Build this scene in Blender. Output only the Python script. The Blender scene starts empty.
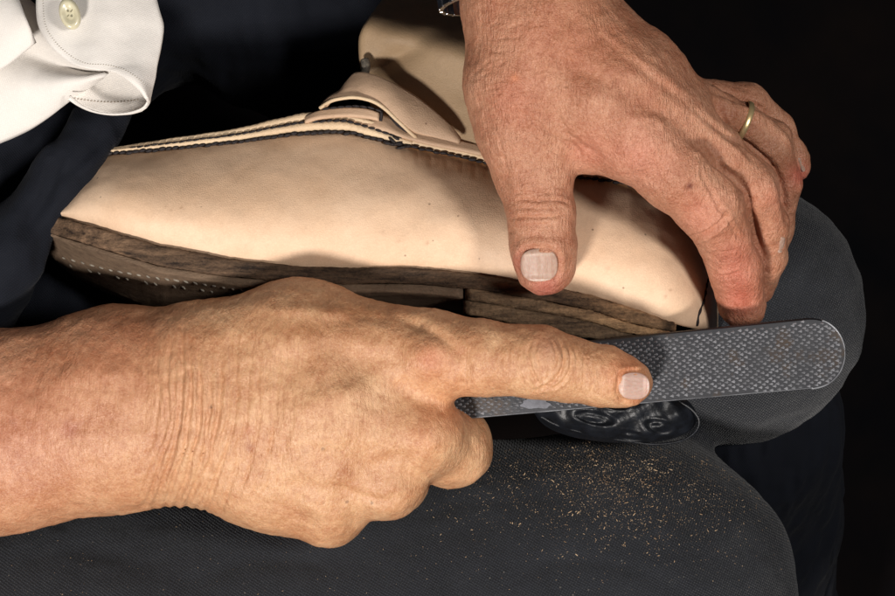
import bpy, bmesh, math, random
import numpy as np
from mathutils import Vector
from mathutils.bvhtree import BVHTree

# The bench scene is laid out in a working unit of about 0.38 mm (U), then converted to metres.
U = 0.00038
D = 1700.0                       # camera height above the shoe plane, working units
CX, CY = 447.5, 298.0
rng = np.random.default_rng(7)
random.seed(7)

def W(ix, iy, z):
    """place a point seen at (ix, iy) that stands at height z"""
    s = (D - z) / D
    return np.array([(ix - CX) * s, -(iy - CY) * s, z], dtype=np.float64)
def Wa(P):
    P = np.asarray(P, float)
    s = (D - P[..., 2]) / D
    return np.stack([(P[..., 0] - CX) * s, -(P[..., 1] - CY) * s, P[..., 2]], -1)
def inv(P):
    s = (D - P[:, 2]) / D
    return P[:, 0] / s + CX, CY - P[:, 1] / s

# ------------------------------------------------------------------ scene basics
sc = bpy.context.scene
col = bpy.data.collections.new("scene"); sc.collection.children.link(col)
world = bpy.data.worlds.new("World"); sc.world = world; world.use_nodes = True
world.node_tree.nodes["Background"].inputs[0].default_value = (0.55, 0.62, 0.8, 1)
world.node_tree.nodes["Background"].inputs[1].default_value = 0.03
sc.view_settings.view_transform = 'Standard'; sc.view_settings.look = 'None'
sc.view_settings.gamma = 1; sc.view_settings.exposure = 0

def tag(o, label=None, cat=None, group=None, kind=None):
    if label: o['label'] = label
    if cat: o['category'] = cat
    if group: o['group'] = group
    if kind: o['kind'] = kind
    return o
def empty(name, loc=(0, 0, 0)):
    o = bpy.data.objects.new(name, None); col.objects.link(o)
    o.location = [c * U for c in loc]; o.empty_display_size = 0.01
    return o
def mesh_obj(name, V, F, mat, parent=None, smooth=True, attrs=None):
    """V in working units (world), converted to metres and made local to the parent"""
    V = np.asarray(V, float) * U
    if parent is not None:
        p = parent; off = Vector((0, 0, 0))
        while p is not None:
            off += p.location; p = p.parent
        V = V - np.array(off)
    me = bpy.data.meshes.new(name)
    if isinstance(F, np.ndarray) and F.ndim == 2:
        k = F.shape[1]
        me.vertices.add(len(V)); me.vertices.foreach_set('co', V.astype(np.float32).ravel())
        me.loops.add(F.size); me.loops.foreach_set('vertex_index', F.astype(np.int32).ravel())
        me.polygons.add(len(F)); me.polygons.foreach_set('loop_start', np.arange(0, F.size, k, dtype=np.int32))
        me.update(calc_edges=True); me.validate()
    else:
        me.from_pydata([tuple(v) for v in V], [], [tuple(int(i) for i in f) for f in F]); me.update()
    me.polygons.foreach_set('use_smooth', np.full(len(me.polygons), smooth))
    if attrs:
        for k, a in attrs.items():
            at = me.attributes.new(k, 'FLOAT_COLOR', 'POINT')
            at.data.foreach_set('color', np.concatenate([a, np.ones((len(a), 1))], 1).astype(np.float32).ravel())
    o = bpy.data.objects.new(name, me); col.objects.link(o)
    o.data.materials.append(mat)
    if parent is not None: o.parent = parent
    return o

# ------------------------------------------------------------------ numpy helpers
def vnoise(P, seed=0):
    """smooth 3-D value noise in [-1, 1]"""
    P = np.asarray(P, float)
    i = np.floor(P).astype(np.int64); f = P - i; f = f * f * (3 - 2 * f)
    def h(a, b, c):
        n = (a * 374761393 + b * 668265263 + c * 1274126177 + seed * 974711) & 0xffffffff
        n = ((n ^ (n >> 13)) * 1274126177) & 0xffffffff
        n = n ^ (n >> 16)
        return (n & 0xffff) / 32767.5 - 1
    r = 0
    for a in (0, 1):
        for b in (0, 1):
            for c in (0, 1):
                w = (f[:, 0] if a else 1 - f[:, 0]) * (f[:, 1] if b else 1 - f[:, 1]) * (f[:, 2] if c else 1 - f[:, 2])
                r = r + w * h(i[:, 0] + a, i[:, 1] + b, i[:, 2] + c)
    return r
def fbm(P, seed=0, oct=3):
    r = 0; a = 1
    for o in range(oct):
        r = r + a * vnoise(P * 2 ** o, seed + o); a *= 0.5
    return r
def interp(x, pts, k=1):
    p = np.array(pts, float); return np.interp(x, p[:, 0], p[:, k])
def spline(pts, n=12):
    """Catmull-Rom through the points"""
    P = np.array(pts, float)
    Q = np.vstack([2 * P[0] - P[1], P, 2 * P[-1] - P[-2]])
    out = []
    for i in range(1, len(Q) - 2):
        t = np.linspace(0, 1, n, endpoint=False)[:, None]
        a, b, c, d = Q[i - 1], Q[i], Q[i + 1], Q[i + 2]
        out.append(0.5 * ((2 * b) + (c - a) * t + (2 * a - 5 * b + 4 * c - d) * t ** 2 + (3 * b - a - 3 * c + d) * t ** 3))
    return np.vstack(out + [P[-1:]])
def resample(P, n):
    P = np.asarray(P, float); s = np.r_[0, np.cumsum(np.linalg.norm(np.diff(P, axis=0), axis=1))]
    t = np.linspace(0, s[-1], n)
    return np.stack([np.interp(t, s, P[:, k]) for k in range(P.shape[1])], 1)

class Field:
    def __init__(s, lo, hi, h):
        s.lo = np.array(lo, float); s.h = h
        s.n = np.ceil((np.array(hi, float) - s.lo) / h).astype(int) + 1
        s.ax = [s.lo[k] + h * np.arange(s.n[k]) for k in range(3)]
    def new(s): return np.full(s.n, 1e3, np.float32)
    def box(s, lo, hi):
        a = np.clip(np.floor((lo - s.lo) / s.h).astype(int), 0, s.n)
        b = np.clip(np.ceil((hi - s.lo) / s.h).astype(int) + 1, 0, s.n)
        return tuple(slice(int(a[k]), int(b[k])) for k in range(3))
    def cone(s, F, a, b, ra, rb, f=1.0, nrm=(0, 0, 1), k=4.0, pad=34):
        """smooth-union a round cone, flattened by f along nrm"""
        lo = np.minimum(a - ra, b - rb) - pad; hi = np.maximum(a + ra, b + rb) + pad
        sl = s.box(lo, hi)
        if any(q.start >= q.stop for q in sl): return
        X, Y, Z = [s.ax[i][sl[i]].astype(np.float32) for i in range(3)]
        X = X[:, None, None]; Y = Y[None, :, None]; Z = Z[None, None, :]
        nrm = np.array(nrm, float); nrm /= np.linalg.norm(nrm); g = 1 / f - 1
        px = X - a[0]; py = Y - a[1]; pz = Z - a[2]
        ab = b - a
        if g:
            qn = (px * nrm[0] + py * nrm[1] + pz * nrm[2]) * g
            px = px + qn * nrm[0]; py = py + qn * nrm[1]; pz = pz + qn * nrm[2]
            ab = ab + nrm * float(ab @ nrm) * g
        L2 = float(ab @ ab) + 1e-9
        t = np.clip((px * ab[0] + py * ab[1] + pz * ab[2]) / L2, 0, 1)
        d = np.sqrt((px - t * ab[0]) ** 2 + (py - t * ab[1]) ** 2 + (pz - t * ab[2]) ** 2) - (ra + (rb - ra) * t)
        G = F[sl]
        if k > 0:
            h = np.clip(0.5 + 0.5 * (G - d) / k, 0, 1)
            F[sl] = G + (d - G) * h - k * h * (1 - h)
        else:
            F[sl] = np.minimum(G, d)
def smin(A, B, k):
    h = np.clip(0.5 + 0.5 * (A - B) / k, 0, 1)
    return A + (B - A) * h - k * h * (1 - h)

def surface_nets(F, lo, h, smooth=3):
    S = F < 0
    c = np.zeros(np.array(F.shape) - 1, np.uint8)
    offs = [(a, b, d) for a in (0, 1) for b in (0, 1) for d in (0, 1)]
    n = np.array(F.shape)
    for o in offs:
        c += S[o[0]:n[0] - 1 + o[0], o[1]:n[1] - 1 + o[1], o[2]:n[2] - 1 + o[2]]
    act = (c > 0) & (c < 8)
    idx = np.argwhere(act)
    vid = np.full(act.shape, -1, np.int64); vid[act] = np.arange(len(idx))
    vals = {o: F[idx[:, 0] + o[0], idx[:, 1] + o[1], idx[:, 2] + o[2]].astype(float) for o in offs}
    acc = np.zeros((len(idx), 3)); cnt = np.zeros(len(idx))
    for o in offs:
        for ax in range(3):
            if o[ax]: continue
            p = list(o); p[ax] = 1; p = tuple(p)
            a, b = vals[o], vals[p]; m = (a < 0) != (b < 0)
            t = a[m] / (a[m] - b[m])
            q = np.tile(np.array(o, float), (m.sum(), 1)); q[:, ax] = t
            acc[m] += q; cnt[m] += 1
    V = (idx + acc / cnt[:, None]) * h + lo
    quads = []
    for ax in range(3):
        u, w = (ax + 1) % 3, (ax + 2) % 3
        sl0 = [slice(None)] * 3; sl1 = [slice(None)] * 3
        sl0[ax] = slice(0, -1); sl1[ax] = slice(1, None)
        A, B = S[tuple(sl0)], S[tuple(sl1)]
        m = np.argwhere(A != B)
        m = m[(m[:, u] > 0) & (m[:, w] > 0) & (m[:, u] < n[u] - 1) & (m[:, w] < n[w] - 1)]
        ins = A[m[:, 0], m[:, 1], m[:, 2]]
        def g(du, dw):
            q = m.copy(); q[:, u] -= du; q[:, w] -= dw
            return vid[q[:, 0], q[:, 1], q[:, 2]]
        Q = np.stack([g(1, 1), g(0, 1), g(0, 0), g(1, 0)], 1)
        Q[~ins] = Q[~ins][:, ::-1]
        quads.append(Q)
    Q = np.vstack(quads); Q = Q[(Q >= 0).all(1)]
    for _ in range(smooth):
        V = laplace(V, Q, 0.6)
    return V, Q
def laplace(V, Q, f):
    e = np.vstack([Q[:, [0, 1]], Q[:, [1, 2]], Q[:, [2, 3]], Q[:, [3, 0]]])
    e = np.vstack([e, e[:, ::-1]])
    c = np.bincount(e[:, 0], minlength=len(V)).clip(1)
    S = np.stack([np.bincount(e[:, 0], V[e[:, 1], k], minlength=len(V)) for k in range(3)], 1)
    return V + f * (S / c[:, None] - V)
def normals(V, Q):
    a = V[Q[:, 2]] - V[Q[:, 0]]; b = V[Q[:, 3]] - V[Q[:, 1]]
    fn = np.cross(a, b)
    N = np.zeros_like(V)
    for k in range(4):
        for c in range(3):
            N[:, c] += np.bincount(Q[:, k], fn[:, c], minlength=len(V))
    return N / (np.linalg.norm(N, axis=1, keepdims=True) + 1e-12)

def seg_dist(ix, iy, P):
    """distance to polyline P and the fraction along it"""
    P = np.asarray(P, float)[:, :2]
    L = np.r_[0, np.cumsum(np.linalg.norm(np.diff(P, axis=0), axis=1))]
    best = np.full(len(ix), 1e9); bt = np.zeros(len(ix))
    for i in range(len(P) - 1):
        a, b = P[i], P[i + 1]; ab = b - a; l2 = ab @ ab + 1e-9
        t = np.clip(((ix - a[0]) * ab[0] + (iy - a[1]) * ab[1]) / l2, 0, 1)
        d = np.hypot(ix - a[0] - t * ab[0], iy - a[1] - t * ab[1])
        m = d < best
        best[m] = d[m]; bt[m] = (L[i] + t[m] * (L[i + 1] - L[i])) / L[-1]
    return best, bt
def carve(V, Q, feats):
    """feats: (points, width, depth) - depth > 0 presses a crease in, < 0 raises a tendon or vein"""
    N = normals(V, Q); ix, iy = inv(V)
    d = np.zeros(len(V)); up = np.clip(N[:, 2] * 3 + 0.4, 0, 1)
    for pts, w, dep in feats:
        P = spline(pts, 6) if len(pts) > 2 else np.array(pts, float)
        m = (ix > P[:, 0].min() - 4 * w) & (ix < P[:, 0].max() + 4 * w) & (iy > P[:, 1].min() - 4 * w) & (iy < P[:, 1].max() + 4 * w) & (up > 0)
        k = np.nonzero(m)[0]
        if not len(k): continue
        r, t = seg_dist(ix[k], iy[k], P)
        Lp = np.linalg.norm(np.diff(P[:, :2], axis=0), axis=1).sum()
        taper = np.clip(np.minimum(t, 1 - t) * 5, 0, 1) ** 0.7 if Lp > 3 * w else 1.0
        x = r / w
        if dep > 0: prof = -np.exp(-x * x) + (0.45 if w < 2.7 else 0.0) * np.exp(-(x - 2.0) ** 2 / 0.8)
        else: prof = np.exp(-x * x * 0.7)
        d[k] += abs(dep) * prof * taper * up[k]
    return V + N * d[:, None]

# ------------------------------------------------------------------ materials
def new_mat(name):
    m = bpy.data.materials.new(name); m.use_nodes = True
    nt = m.node_tree; b = nt.nodes['Principled BSDF']
    return m, nt, b
class N_:
    def __init__(s, nt): s.nt = nt
    def n(s, t, **kw):
        x = s.nt.nodes.new(t)
        for k, v in kw.items():
            if k in x.inputs: x.inputs[k].default_value = v
            else: setattr(x, k, v)
        return x
    def l(s, a, b): s.nt.links.new(a, b)
    def coord(s, scale=(1, 1, 1), rot=(0, 0, 0)):
        tc = s.n('ShaderNodeTexCoord'); mp = s.n('ShaderNodeMapping')
        mp.inputs['Scale'].default_value = scale; mp.inputs['Rotation'].default_value = rot
        s.l(tc.outputs['Object'], mp.inputs[0]); return mp.outputs[0]
    def noise(s, vec, scale, detail=4, rough=0.55):
        x = s.n('ShaderNodeTexNoise'); x.inputs['Scale'].default_value = scale
        x.inputs['Detail'].default_value = detail; x.inputs['Roughness'].default_value = rough
        s.l(vec, x.inputs['Vector']); return x.outputs['Fac']
    def voro(s, vec, scale, feature='F1', rnd=1.0):
        x = s.n('ShaderNodeTexVoronoi'); x.feature = feature
        x.inputs['Scale'].default_value = scale; x.inputs['Randomness'].default_value = rnd
        s.l(vec, x.inputs['Vector']); return x.outputs['Distance']
    def ramp(s, fac, stops):
        x = s.n('ShaderNodeValToRGB'); cr = x.color_ramp
        while len(cr.elements) < len(stops): cr.elements.new(0.5)
        for e, (p, c) in zip(cr.elements, stops):
            e.position = p; e.color = (*c, 1) if len(c) == 3 else c
        s.l(fac, x.inputs[0]); return x.outputs[0]
    def g(s, fac, a, b):
        return s.ramp(fac, [(a, (0, 0, 0)), (b, (1, 1, 1))])
    def mix(s, fac, a, b, mode='MIX'):
        x = s.n('ShaderNodeMix'); x.data_type = 'RGBA'; x.blend_type = mode
        for v, i in ((fac, 0), (a, 6), (b, 7)):
            if hasattr(v, 'is_linked') or isinstance(v, bpy.types.NodeSocket): s.l(v, x.inputs[i])
            else: x.inputs[i].default_value = v if i == 0 else (*v, 1)
        return x.outputs[2]
    def math(s, op, a, b=0.0):
        x = s.n('ShaderNodeMath', operation=op)
        for v, i in ((a, 0), (b, 1)):
            if isinstance(v, bpy.types.NodeSocket): s.l(v, x.inputs[i])
            else: x.inputs[i].default_value = v
        return x.outputs[0]
    def bump(s, h, dist, strength=1.0, prev=None):
        x = s.n('ShaderNodeBump'); x.inputs['Strength'].default_value = strength
        x.inputs['Distance'].default_value = dist; s.l(h, x.inputs['Height'])
        if prev: s.l(prev, x.inputs['Normal'])
        return x.outputs[0]

def skin_mat(name, c1, c2, fine=1.0, rots=(0, 60)):
    m, nt, b = new_mat(name); q = N_(nt)
    co = q.coord()
    big = q.noise(co, 60, 3)
    c = q.mix(q.g(big, 0.35, 0.65), c1, c2)
    mot = q.noise(co, 330, 4, 0.65)
    c = q.mix(q.math('MULTIPLY', q.g(mot, 0.44, 0.66), 0.42), c, (c1[0] * 0.72, c1[1] * 0.5, c1[2] * 0.40))
    fr = q.noise(co, 1100, 3, 0.7)
    c = q.mix(q.math('MULTIPLY', q.g(fr, 0.45, 0.62), 0.30), c, (min(1, c2[0] * 1.25), min(1, c2[1] * 1.35), min(1, c2[2] * 1.5)))
    vs = q.voro(co, 38); c = q.mix(q.math('MULTIPLY', q.ramp(vs, [(0.02, (1, 1, 1)), (0.085, (0, 0, 0))]), 0.30), c, (0.25, 0.10, 0.05))
    at = q.n('ShaderNodeAttribute'); at.attribute_name = 'pig'
    c = q.mix(1.0, c, at.outputs['Color'], 'MULTIPLY')
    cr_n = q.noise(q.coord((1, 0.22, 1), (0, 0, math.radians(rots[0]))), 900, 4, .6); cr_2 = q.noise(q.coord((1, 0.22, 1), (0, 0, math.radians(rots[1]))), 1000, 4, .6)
    c = q.mix(q.math('MULTIPLY', q.ramp(q.math('MINIMUM', cr_n, cr_2), [(.30, (1, 1, 1)), (.46, (0, 0, 0))]), .30), c, (c1[0] * .62, c1[1] * .42, c1[2] * .38))  # fold redness and crease shade put into the colour, following the relief noise
    q.l(c, b.inputs['Base Color'])
    b.inputs['Subsurface Weight'].default_value = 0.10
    b.inputs['Subsurface Radius'].default_value = (1, 0.35, 0.18)
    b.inputs['Subsurface Scale'].default_value = 0.0016
    b.inputs['Specular IOR Level'].default_value = 0.5
    q.l(q.math('ADD', 0.25, q.math('MULTIPLY', mot, 0.28)), b.inputs['Roughness'])
    # skin relief: fine stretched folds, small cells and grain
    def st(scale, rot, f, d=4, r=0.6): return q.noise(q.coord(scale, (0, 0, math.radians(rot))), f, d, r)
    a1 = st((1, 0.22, 1), rots[0], 900); a2 = st((1, 0.22, 1), rots[1], 1000)
    v1 = q.voro(co, 1250, 'DISTANCE_TO_EDGE'); h1 = q.g(v1, 0.0, 0.22)
    gr = q.noise(co, 3000, 3, 0.6)
    br = q.g(q.noise(co, 90, 2), 0.38, 0.62)
    n1 = q.bump(q.math('MULTIPLY', a1, q.math('ADD', 0.5, br)), 0.00042 * fine, 1.0)
    n2 = q.bump(a2, 0.00036 * fine, 1.0, n1)
    n2 = q.bump(h1, 0.000055 * fine, 1.0, n2)
    n3 = q.bump(gr, 0.00008, 1.0, n2)
    q.l(n3, b.inputs['Normal'])
    return m

def cloth_mat(name, c1, c2, scale=1.0, rough=0.85, depth=0.00022, rot=0.5, sheen=0.15, fleck=True):
    m, nt, b = new_mat(name); q = N_(nt)
    co = q.coord(); cr = q.coord((1, 1, 1), (0, 0, rot))
    def wave(v, s, dirn):
        x = q.n('ShaderNodeTexWave'); x.bands_direction = dirn; x.inputs['Scale'].default_value = s
        x.inputs['Distortion'].default_value = 1.6; x.inputs['Detail'].default_value = 2; x.inputs['Detail Scale'].default_value = 1.5
        q.l(v, x.inputs['Vector']); return x.outputs['Fac']
    w1 = wave(cr, 330 * scale, 'X'); w2 = wave(cr, 340 * scale, 'Y')
    wv = q.math('MULTIPLY', w1, w2)
    big = q.noise(co, 28, 4, 0.6); sm = q.noise(co, 900, 3, 0.7)
    c = q.mix(q.g(big, 0.35, 0.7), c1, c2)
    c = q.mix(q.math('MULTIPLY', wv, 0.75), c, tuple(min(1, x * (2.2 if fleck else 1.15) + 0.002) for x in c2))
    c = q.mix(q.math('MULTIPLY', q.g(sm, 0.5, 0.75), 0.5 if fleck else 0.12), c, tuple(x * 1.5 + 0.003 for x in c2))
    if fleck:
        f = q.voro(co, 170); c = q.mix(q.math('MULTIPLY', q.ramp(f, [(0.03, (1, 1, 1)), (0.07, (0, 0, 0))]), 0.5), c, (0.22, 0.2, 0.17))
    q.l(c, b.inputs['Base Color']); b.inputs['Roughness'].default_value = rough
    b.inputs['Sheen Weight'].default_value = sheen
    b.inputs['Specular IOR Level'].default_value = 0.2
    n = q.bump(wv, depth, 1.0); n = q.bump(sm, depth * 1.2, 1.0, n)
    q.l(n, b.inputs['Normal']); return m

def leather_mat(name, c1, c2, bump=0.00012, rough=0.55):
    m, nt, b = new_mat(name); q = N_(nt); co = q.coord()
    big = q.noise(co, 22, 4, 0.6); mid = q.noise(co, 240, 5, 0.65); fine = q.noise(co, 1500, 3, 0.7)
    c = q.mix(q.g(big, 0.35, 0.68), c1, c2)
    c = q.mix(q.math('MULTIPLY', q.g(mid, 0.45, 0.7), 0.25), c, tuple(x * 0.72 for x in c1))
    c = q.mix(q.math('MULTIPLY', q.g(fine, 0.45, 0.7), 0.28), c, tuple(min(1, x * 1.22) for x in c2))
    sp = q.voro(co, 95); c = q.mix(q.math('MULTIPLY', q.ramp(sp, [(0.03, (1, 1, 1)), (0.05, (0, 0, 0))]), 0.6), c, (0.12, 0.06, 0.035))
    at = q.n('ShaderNodeAttribute'); at.attribute_name = 'pig'
    if bump > 0: c = q.mix(1.0, c, at.outputs['Color'], 'MULTIPLY')
    q.l(c, b.inputs['Base Color']); b.inputs['Roughness'].default_value = rough
    b.inputs['Specular IOR Level'].default_value = 0.35
    gr = q.voro(co, 1300, 'DISTANCE_TO_EDGE')
    n = q.bump(q.g(gr, 0, 0.3), abs(bump) * 0.8, 1); n = q.bump(fine, abs(bump), 1, n); n = q.bump(mid, abs(bump) * 2.2, 1, n)
    q.l(n, b.inputs['Normal']); return m

def sole_mat(name, dark, lite, thr=(0.42, 0.66)):
    m, nt, b = new_mat(name); q = N_(nt); co = q.coord()
    st = q.coord((0.13, 1.0, 1.0), (0, 0, math.radians(7)))
    a = q.noise(st, 420, 4, 0.6); f = q.noise(q.coord((.5, 1, 1), (0, 0, math.radians(7))), 1300, 3, 0.8); g2 = q.noise(co, 70, 3)
    k = q.math('ADD', q.math('MULTIPLY', a, 0.62), q.math('ADD', q.math('MULTIPLY', f, 0.33), q.math('MULTIPLY', g2, 0.12)))
    c = q.ramp(k, [(thr[0], dark), (0.5 * (thr[0] + thr[1]), tuple(0.45 * x + 0.55 * y for x, y in zip(lite, dark))), (thr[1], lite)])
    at = q.n('ShaderNodeAttribute'); at.attribute_name = 'pig'
    c = q.mix(1.0, c, at.outputs['Color'], 'MULTIPLY')
    q.l(c, b.inputs['Base Color']); b.inputs['Roughness'].default_value = 0.75; b.inputs['Specular IOR Level'].default_value = 0.25
    n = q.bump(a, 0.00035, 1); n = q.bump(f, 0.0005, 1, n); q.l(n, b.inputs['Normal']); return m

def simple(name, c, rough=0.5, metal=0.0, bump=0.0, bs=800, spec=0.5, c2=None, coat=0):
    m, nt, b = new_mat(name); q = N_(nt); co = q.coord()
    nz = q.noise(co, bs, 4, 0.65)
    c2 = c2 or tuple(x * 0.6 for x in c)
    q.l(q.mix(q.g(nz, 0.35, 0.7), c, c2), b.inputs['Base Color'])
    b.inputs['Roughness'].default_value = rough; b.inputs['Metallic'].default_value = metal
    b.inputs['Specular IOR Level'].default_value = spec; b.inputs['Coat Weight'].default_value = coat
    if bump: q.l(q.bump(nz, bump, 1), b.inputs['Normal'])
    return m

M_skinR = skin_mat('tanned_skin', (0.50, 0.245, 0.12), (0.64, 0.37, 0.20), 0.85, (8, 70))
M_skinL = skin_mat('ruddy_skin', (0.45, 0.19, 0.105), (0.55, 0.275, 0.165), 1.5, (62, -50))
def nail_mat(name, c1, c2, ax):
    m, nt, b = new_mat(name); q = N_(nt)
    sc_ = (1, .08, 1) if ax == 'y' else (.08, 1, 1)
    r = q.noise(q.coord(sc_), 1300, 3, .6); g_ = q.noise(q.coord(), 260, 3)
    c = q.mix(q.g(r, .4, .65), c1, c2); c = q.mix(q.math('MULTIPLY', q.g(g_, .45, .7), .15), c, (c2[0] * .85, c2[1] * .7, c2[2] * .62))
    at = q.n('ShaderNodeAttribute'); at.attribute_name = 'pig'; c = q.mix(1.0, c, at.outputs['Color'], 'MULTIPLY')
    q.l(c, b.inputs['Base Color']); b.inputs['Roughness'].default_value = .46
    b.inputs['Subsurface Weight'].default_value = .25; b.inputs['Subsurface Scale'].default_value = .001
    q.l(q.bump(r, .00009, 1), b.inputs['Normal']); return m
M_nail = nail_mat('thumb_nail', (0.47, 0.32, 0.25), (0.40, 0.25, 0.19), 'y')
M_nail2 = nail_mat('finger_nail', (0.58, 0.40, 0.335), (0.52, 0.335, 0.27), 'x')
M_nail_tip = simple('nail_edge', (0.72, 0.62, 0.5), 0.5)
M_leather = leather_mat('veg_tan_leather', (0.73, 0.485, 0.31), (0.83, 0.605, 0.425), 0.00005)
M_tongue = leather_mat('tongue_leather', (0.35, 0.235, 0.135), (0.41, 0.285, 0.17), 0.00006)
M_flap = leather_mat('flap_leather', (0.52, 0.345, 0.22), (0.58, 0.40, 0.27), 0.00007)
M_bead = leather_mat('leather_edge', (0.64, 0.46, 0.29), (0.74, 0.57, 0.38), 0.00008)
M_sole = sole_mat('stained_sole_edge', (0.020, 0.012, 0.008), (0.22, 0.135, 0.08), (0.42, 0.74))
M_heel = sole_mat('rasped_heel_edge', (0.035, 0.021, 0.013), (0.36, 0.235, 0.135), (0.40, 0.74))
M_out = sole_mat('outsole_leather', (0.085, 0.055, 0.036), (0.23, 0.155, 0.10), (0.35, 0.75))
M_thread = simple('waxed_thread', (0.010, 0.008, 0.010), 0.6, 0, 0.0003, 1300, 0.3, (0.035, 0.028, 0.028))
M_peg = simple('white_thread', (0.30, 0.27, 0.22), 0.7, 0, 0.0001, 500, 0.2, (0.13, 0.11, 0.09))
M_trouser = cloth_mat('dark_trouser_cloth', (0.0090, 0.0102, 0.0132), (0.0180, 0.0200, 0.0250), 1.0, 0.9, 0.00040, 0.5)
M_apron = cloth_mat('black_apron_cloth', (0.0040, 0.0052, 0.0092), (0.0075, 0.0094, 0.0155), 1.2, 0.85, 0.0001, 0.9, 0.02, False)
M_shirt = cloth_mat('white_shirt_cotton', (0.78, 0.735, 0.68), (0.80, 0.765, 0.72), 1.7, 0.85, 0.00006, 0.3, 0.1, False)
M_button = simple('pearl_button', (0.70, 0.66, 0.48), 0.25, 0, 0, 600, 0.6, (0.62, 0.56, 0.38), 0.3)
M_steel = simple('rasp_steel', (0.028, 0.029, 0.034), 0.5, 0.5, 0.00018, 120, 0.5, (0.035, 0.036, 0.04))
q_ = N_(M_steel.node_tree); b_s = M_steel.node_tree.nodes['Principled BSDF']; old_ = b_s.inputs['Base Color'].links[0].from_socket
q_.l(q_.mix(q_.g(q_.noise(q_.coord(), 75, 4, .7), .55, .70), old_, (0.05, 0.034, 0.024)), b_s.inputs['Base Color'])
M_tooth = simple('worn_teeth', (0.42, 0.43, 0.46), 0.40, 0.3, 0.0001, 90, 0.5, (0.22, 0.225, 0.24))
M_gold = simple('gold_ring', (0.90, 0.68, 0.36), 0.33, 0.75, 0, 300, 0.6, (0.8, 0.58, 0.28))
M_chrome = simple('watch_steel', (0.75, 0.76, 0.78), 0.18, 1.0)
M_black = simple('black_gloss', (0.004, 0.0045, 0.006), 0.42, 0, 0.0004, 240, 0.45, (0.010, 0.012, 0.017), 0.0)
M_floor = simple('dark_floor', (0.012, 0.008, 0.007), 0.8, 0, 0.002, 7, 0.1, (0.0025, 0.003, 0.005))
M_dust = simple('leather_shavings', (0.60, 0.44, 0.28), 0.8, 0, 0, 160, 0.2, (0.20, 0.11, 0.055))

# ------------------------------------------------------------------ the man: hands
def build_hand(palm, fingers, lo, hi, h=1.7, kp=22, kf=3.5, kfp=11):
    f = Field(lo, hi, h)
    P = f.new(); G = f.new()
    def put(F, chain, k):
        for a, b in zip(chain[:-1], chain[1:]):
            sa, sb = (D - a[2]) / D, (D - b[2]) / D
            f.cone(F, W(*a[:3]), W(*b[:3]), a[3] * sa, b[3] * sb, a[4] if len(a) > 4 else 1.0, k=k)
    for ch in palm: put(P, ch, kp)
    for ch in fingers:
        Fg = f.new()
        put(Fg, ch, 7)
        G = smin(G, Fg, kf)
    F = smin(P, G, kfp)
    return surface_nets(F, f.lo, h, 4)

def blotch(V, spots):
    """skin colour differences: (x, y, radius, rgb multiplier)"""
    ix, iy = inv(V); C = np.ones((len(V), 3))
    for x, y, r, c in spots:
        r = (r, r) if np.isscalar(r) else r
        w = np.exp(-(((ix - x) / r[0]) ** 2 + ((iy - y) / r[1]) ** 2))[:, None]
        C = C * (1 - w) + C * np.array(c) * w
    n = fbm(V * 0.045, 5)[:, None] * np.array([0.05, 0.085, 0.10]) + fbm(V * 0.17, 8, 2)[:, None] * np.array([0.035, 0.06, 0.07])
    return np.clip(C * (1 + n), 0, 1.6)

# right hand: pushes the rasp, index finger stretched along it
R_palm = [
    [(-420, 500, 0, 112, .78), (0, 432, 20, 98, .78), (120, 409, 30, 99, .78), (200, 404, 38, 96, .8)],
    [(200, 362, 55, 58), (300, 350, 54, 68, .85), (432, 356, 84, 44)],
    [(205, 400, 60, 60), (330, 410, 74, 58), (424, 434, 82, 40)],
    [(210, 425, 52, 60), (320, 455, 62, 55), (385, 480, 70, 40)],
    [(205, 440, 38, 60), (270, 470, 42, 58), (328, 505, 48, 42)],
]
R_fingers = [
    [(432, 354, 86, 42), (480, 358, 98, 38), (542, 363, 108, 36), (560, 367, 108, 33), (602, 376, 108, 30), (624, 382, 104, 25), (632, 384, 101, 20.5)],
    [(424, 436, 80, 36), (452, 447, 38, 40), (430, 445, -20, 36)],
    [(386, 479, 70, 38), (392, 478, 10, 36), (350, 465, -20, 34)],
    [(328, 503, 46, 38), (335, 500, -10, 34), (300, 480, -30, 30)],
    [(230, 345, 20, 42), (360, 362, 2, 34), (440, 372, 8, 27), (500, 372, 12, 24)],
]
Rv, Rq = build_hand(R_palm, R_fingers, W(-330, 640, -120) * [1.1, 1, 1], W(690, 240, 200))
feats = []
# wrist folds
for k, x0 in enumerate([158, 168, 177, 186, 194, 202, 211, 220, 230, 240, 252, 264, 277, 292]):
    dep = [0.8, 1.0, 1.4, 2.3, 2.0, 2.3, 1.5, 2.2, 1.2, 1.7, .9, 1.1, .6, .5][k]
    y0 = 314 + random.uniform(0, 60); y1 = [476, 500, 512, 516, 520, 524, 528, 530, 530, 528, 522, 510, 500, 480][k]
    pts = []
    for t in np.linspace(0, 1, 9):
        y = y0 + t * (y1 - y0)
        pts.append((x0 + 3 * math.sin(t * 3 + k) - 2 - 30 * max(0, (y - 400) / 110) ** 1.7 + random.uniform(-2.2, 2.2), y))
    feats.append((pts, 1.7 + random.random() * 0.9, dep))
for k in range(46):      # short broken wrist lines
    x = random.uniform(95, 300); y = random.uniform(310, 480); L = random.uniform(18, 55)
    feats.append(([(x, y), (x + random.uniform(-3, 3), y + L * .5), (x - L * 0.12 * (y > 410), y + L)], random.uniform(1.1, 1.7), random.uniform(0.3, 0.8)))
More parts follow.
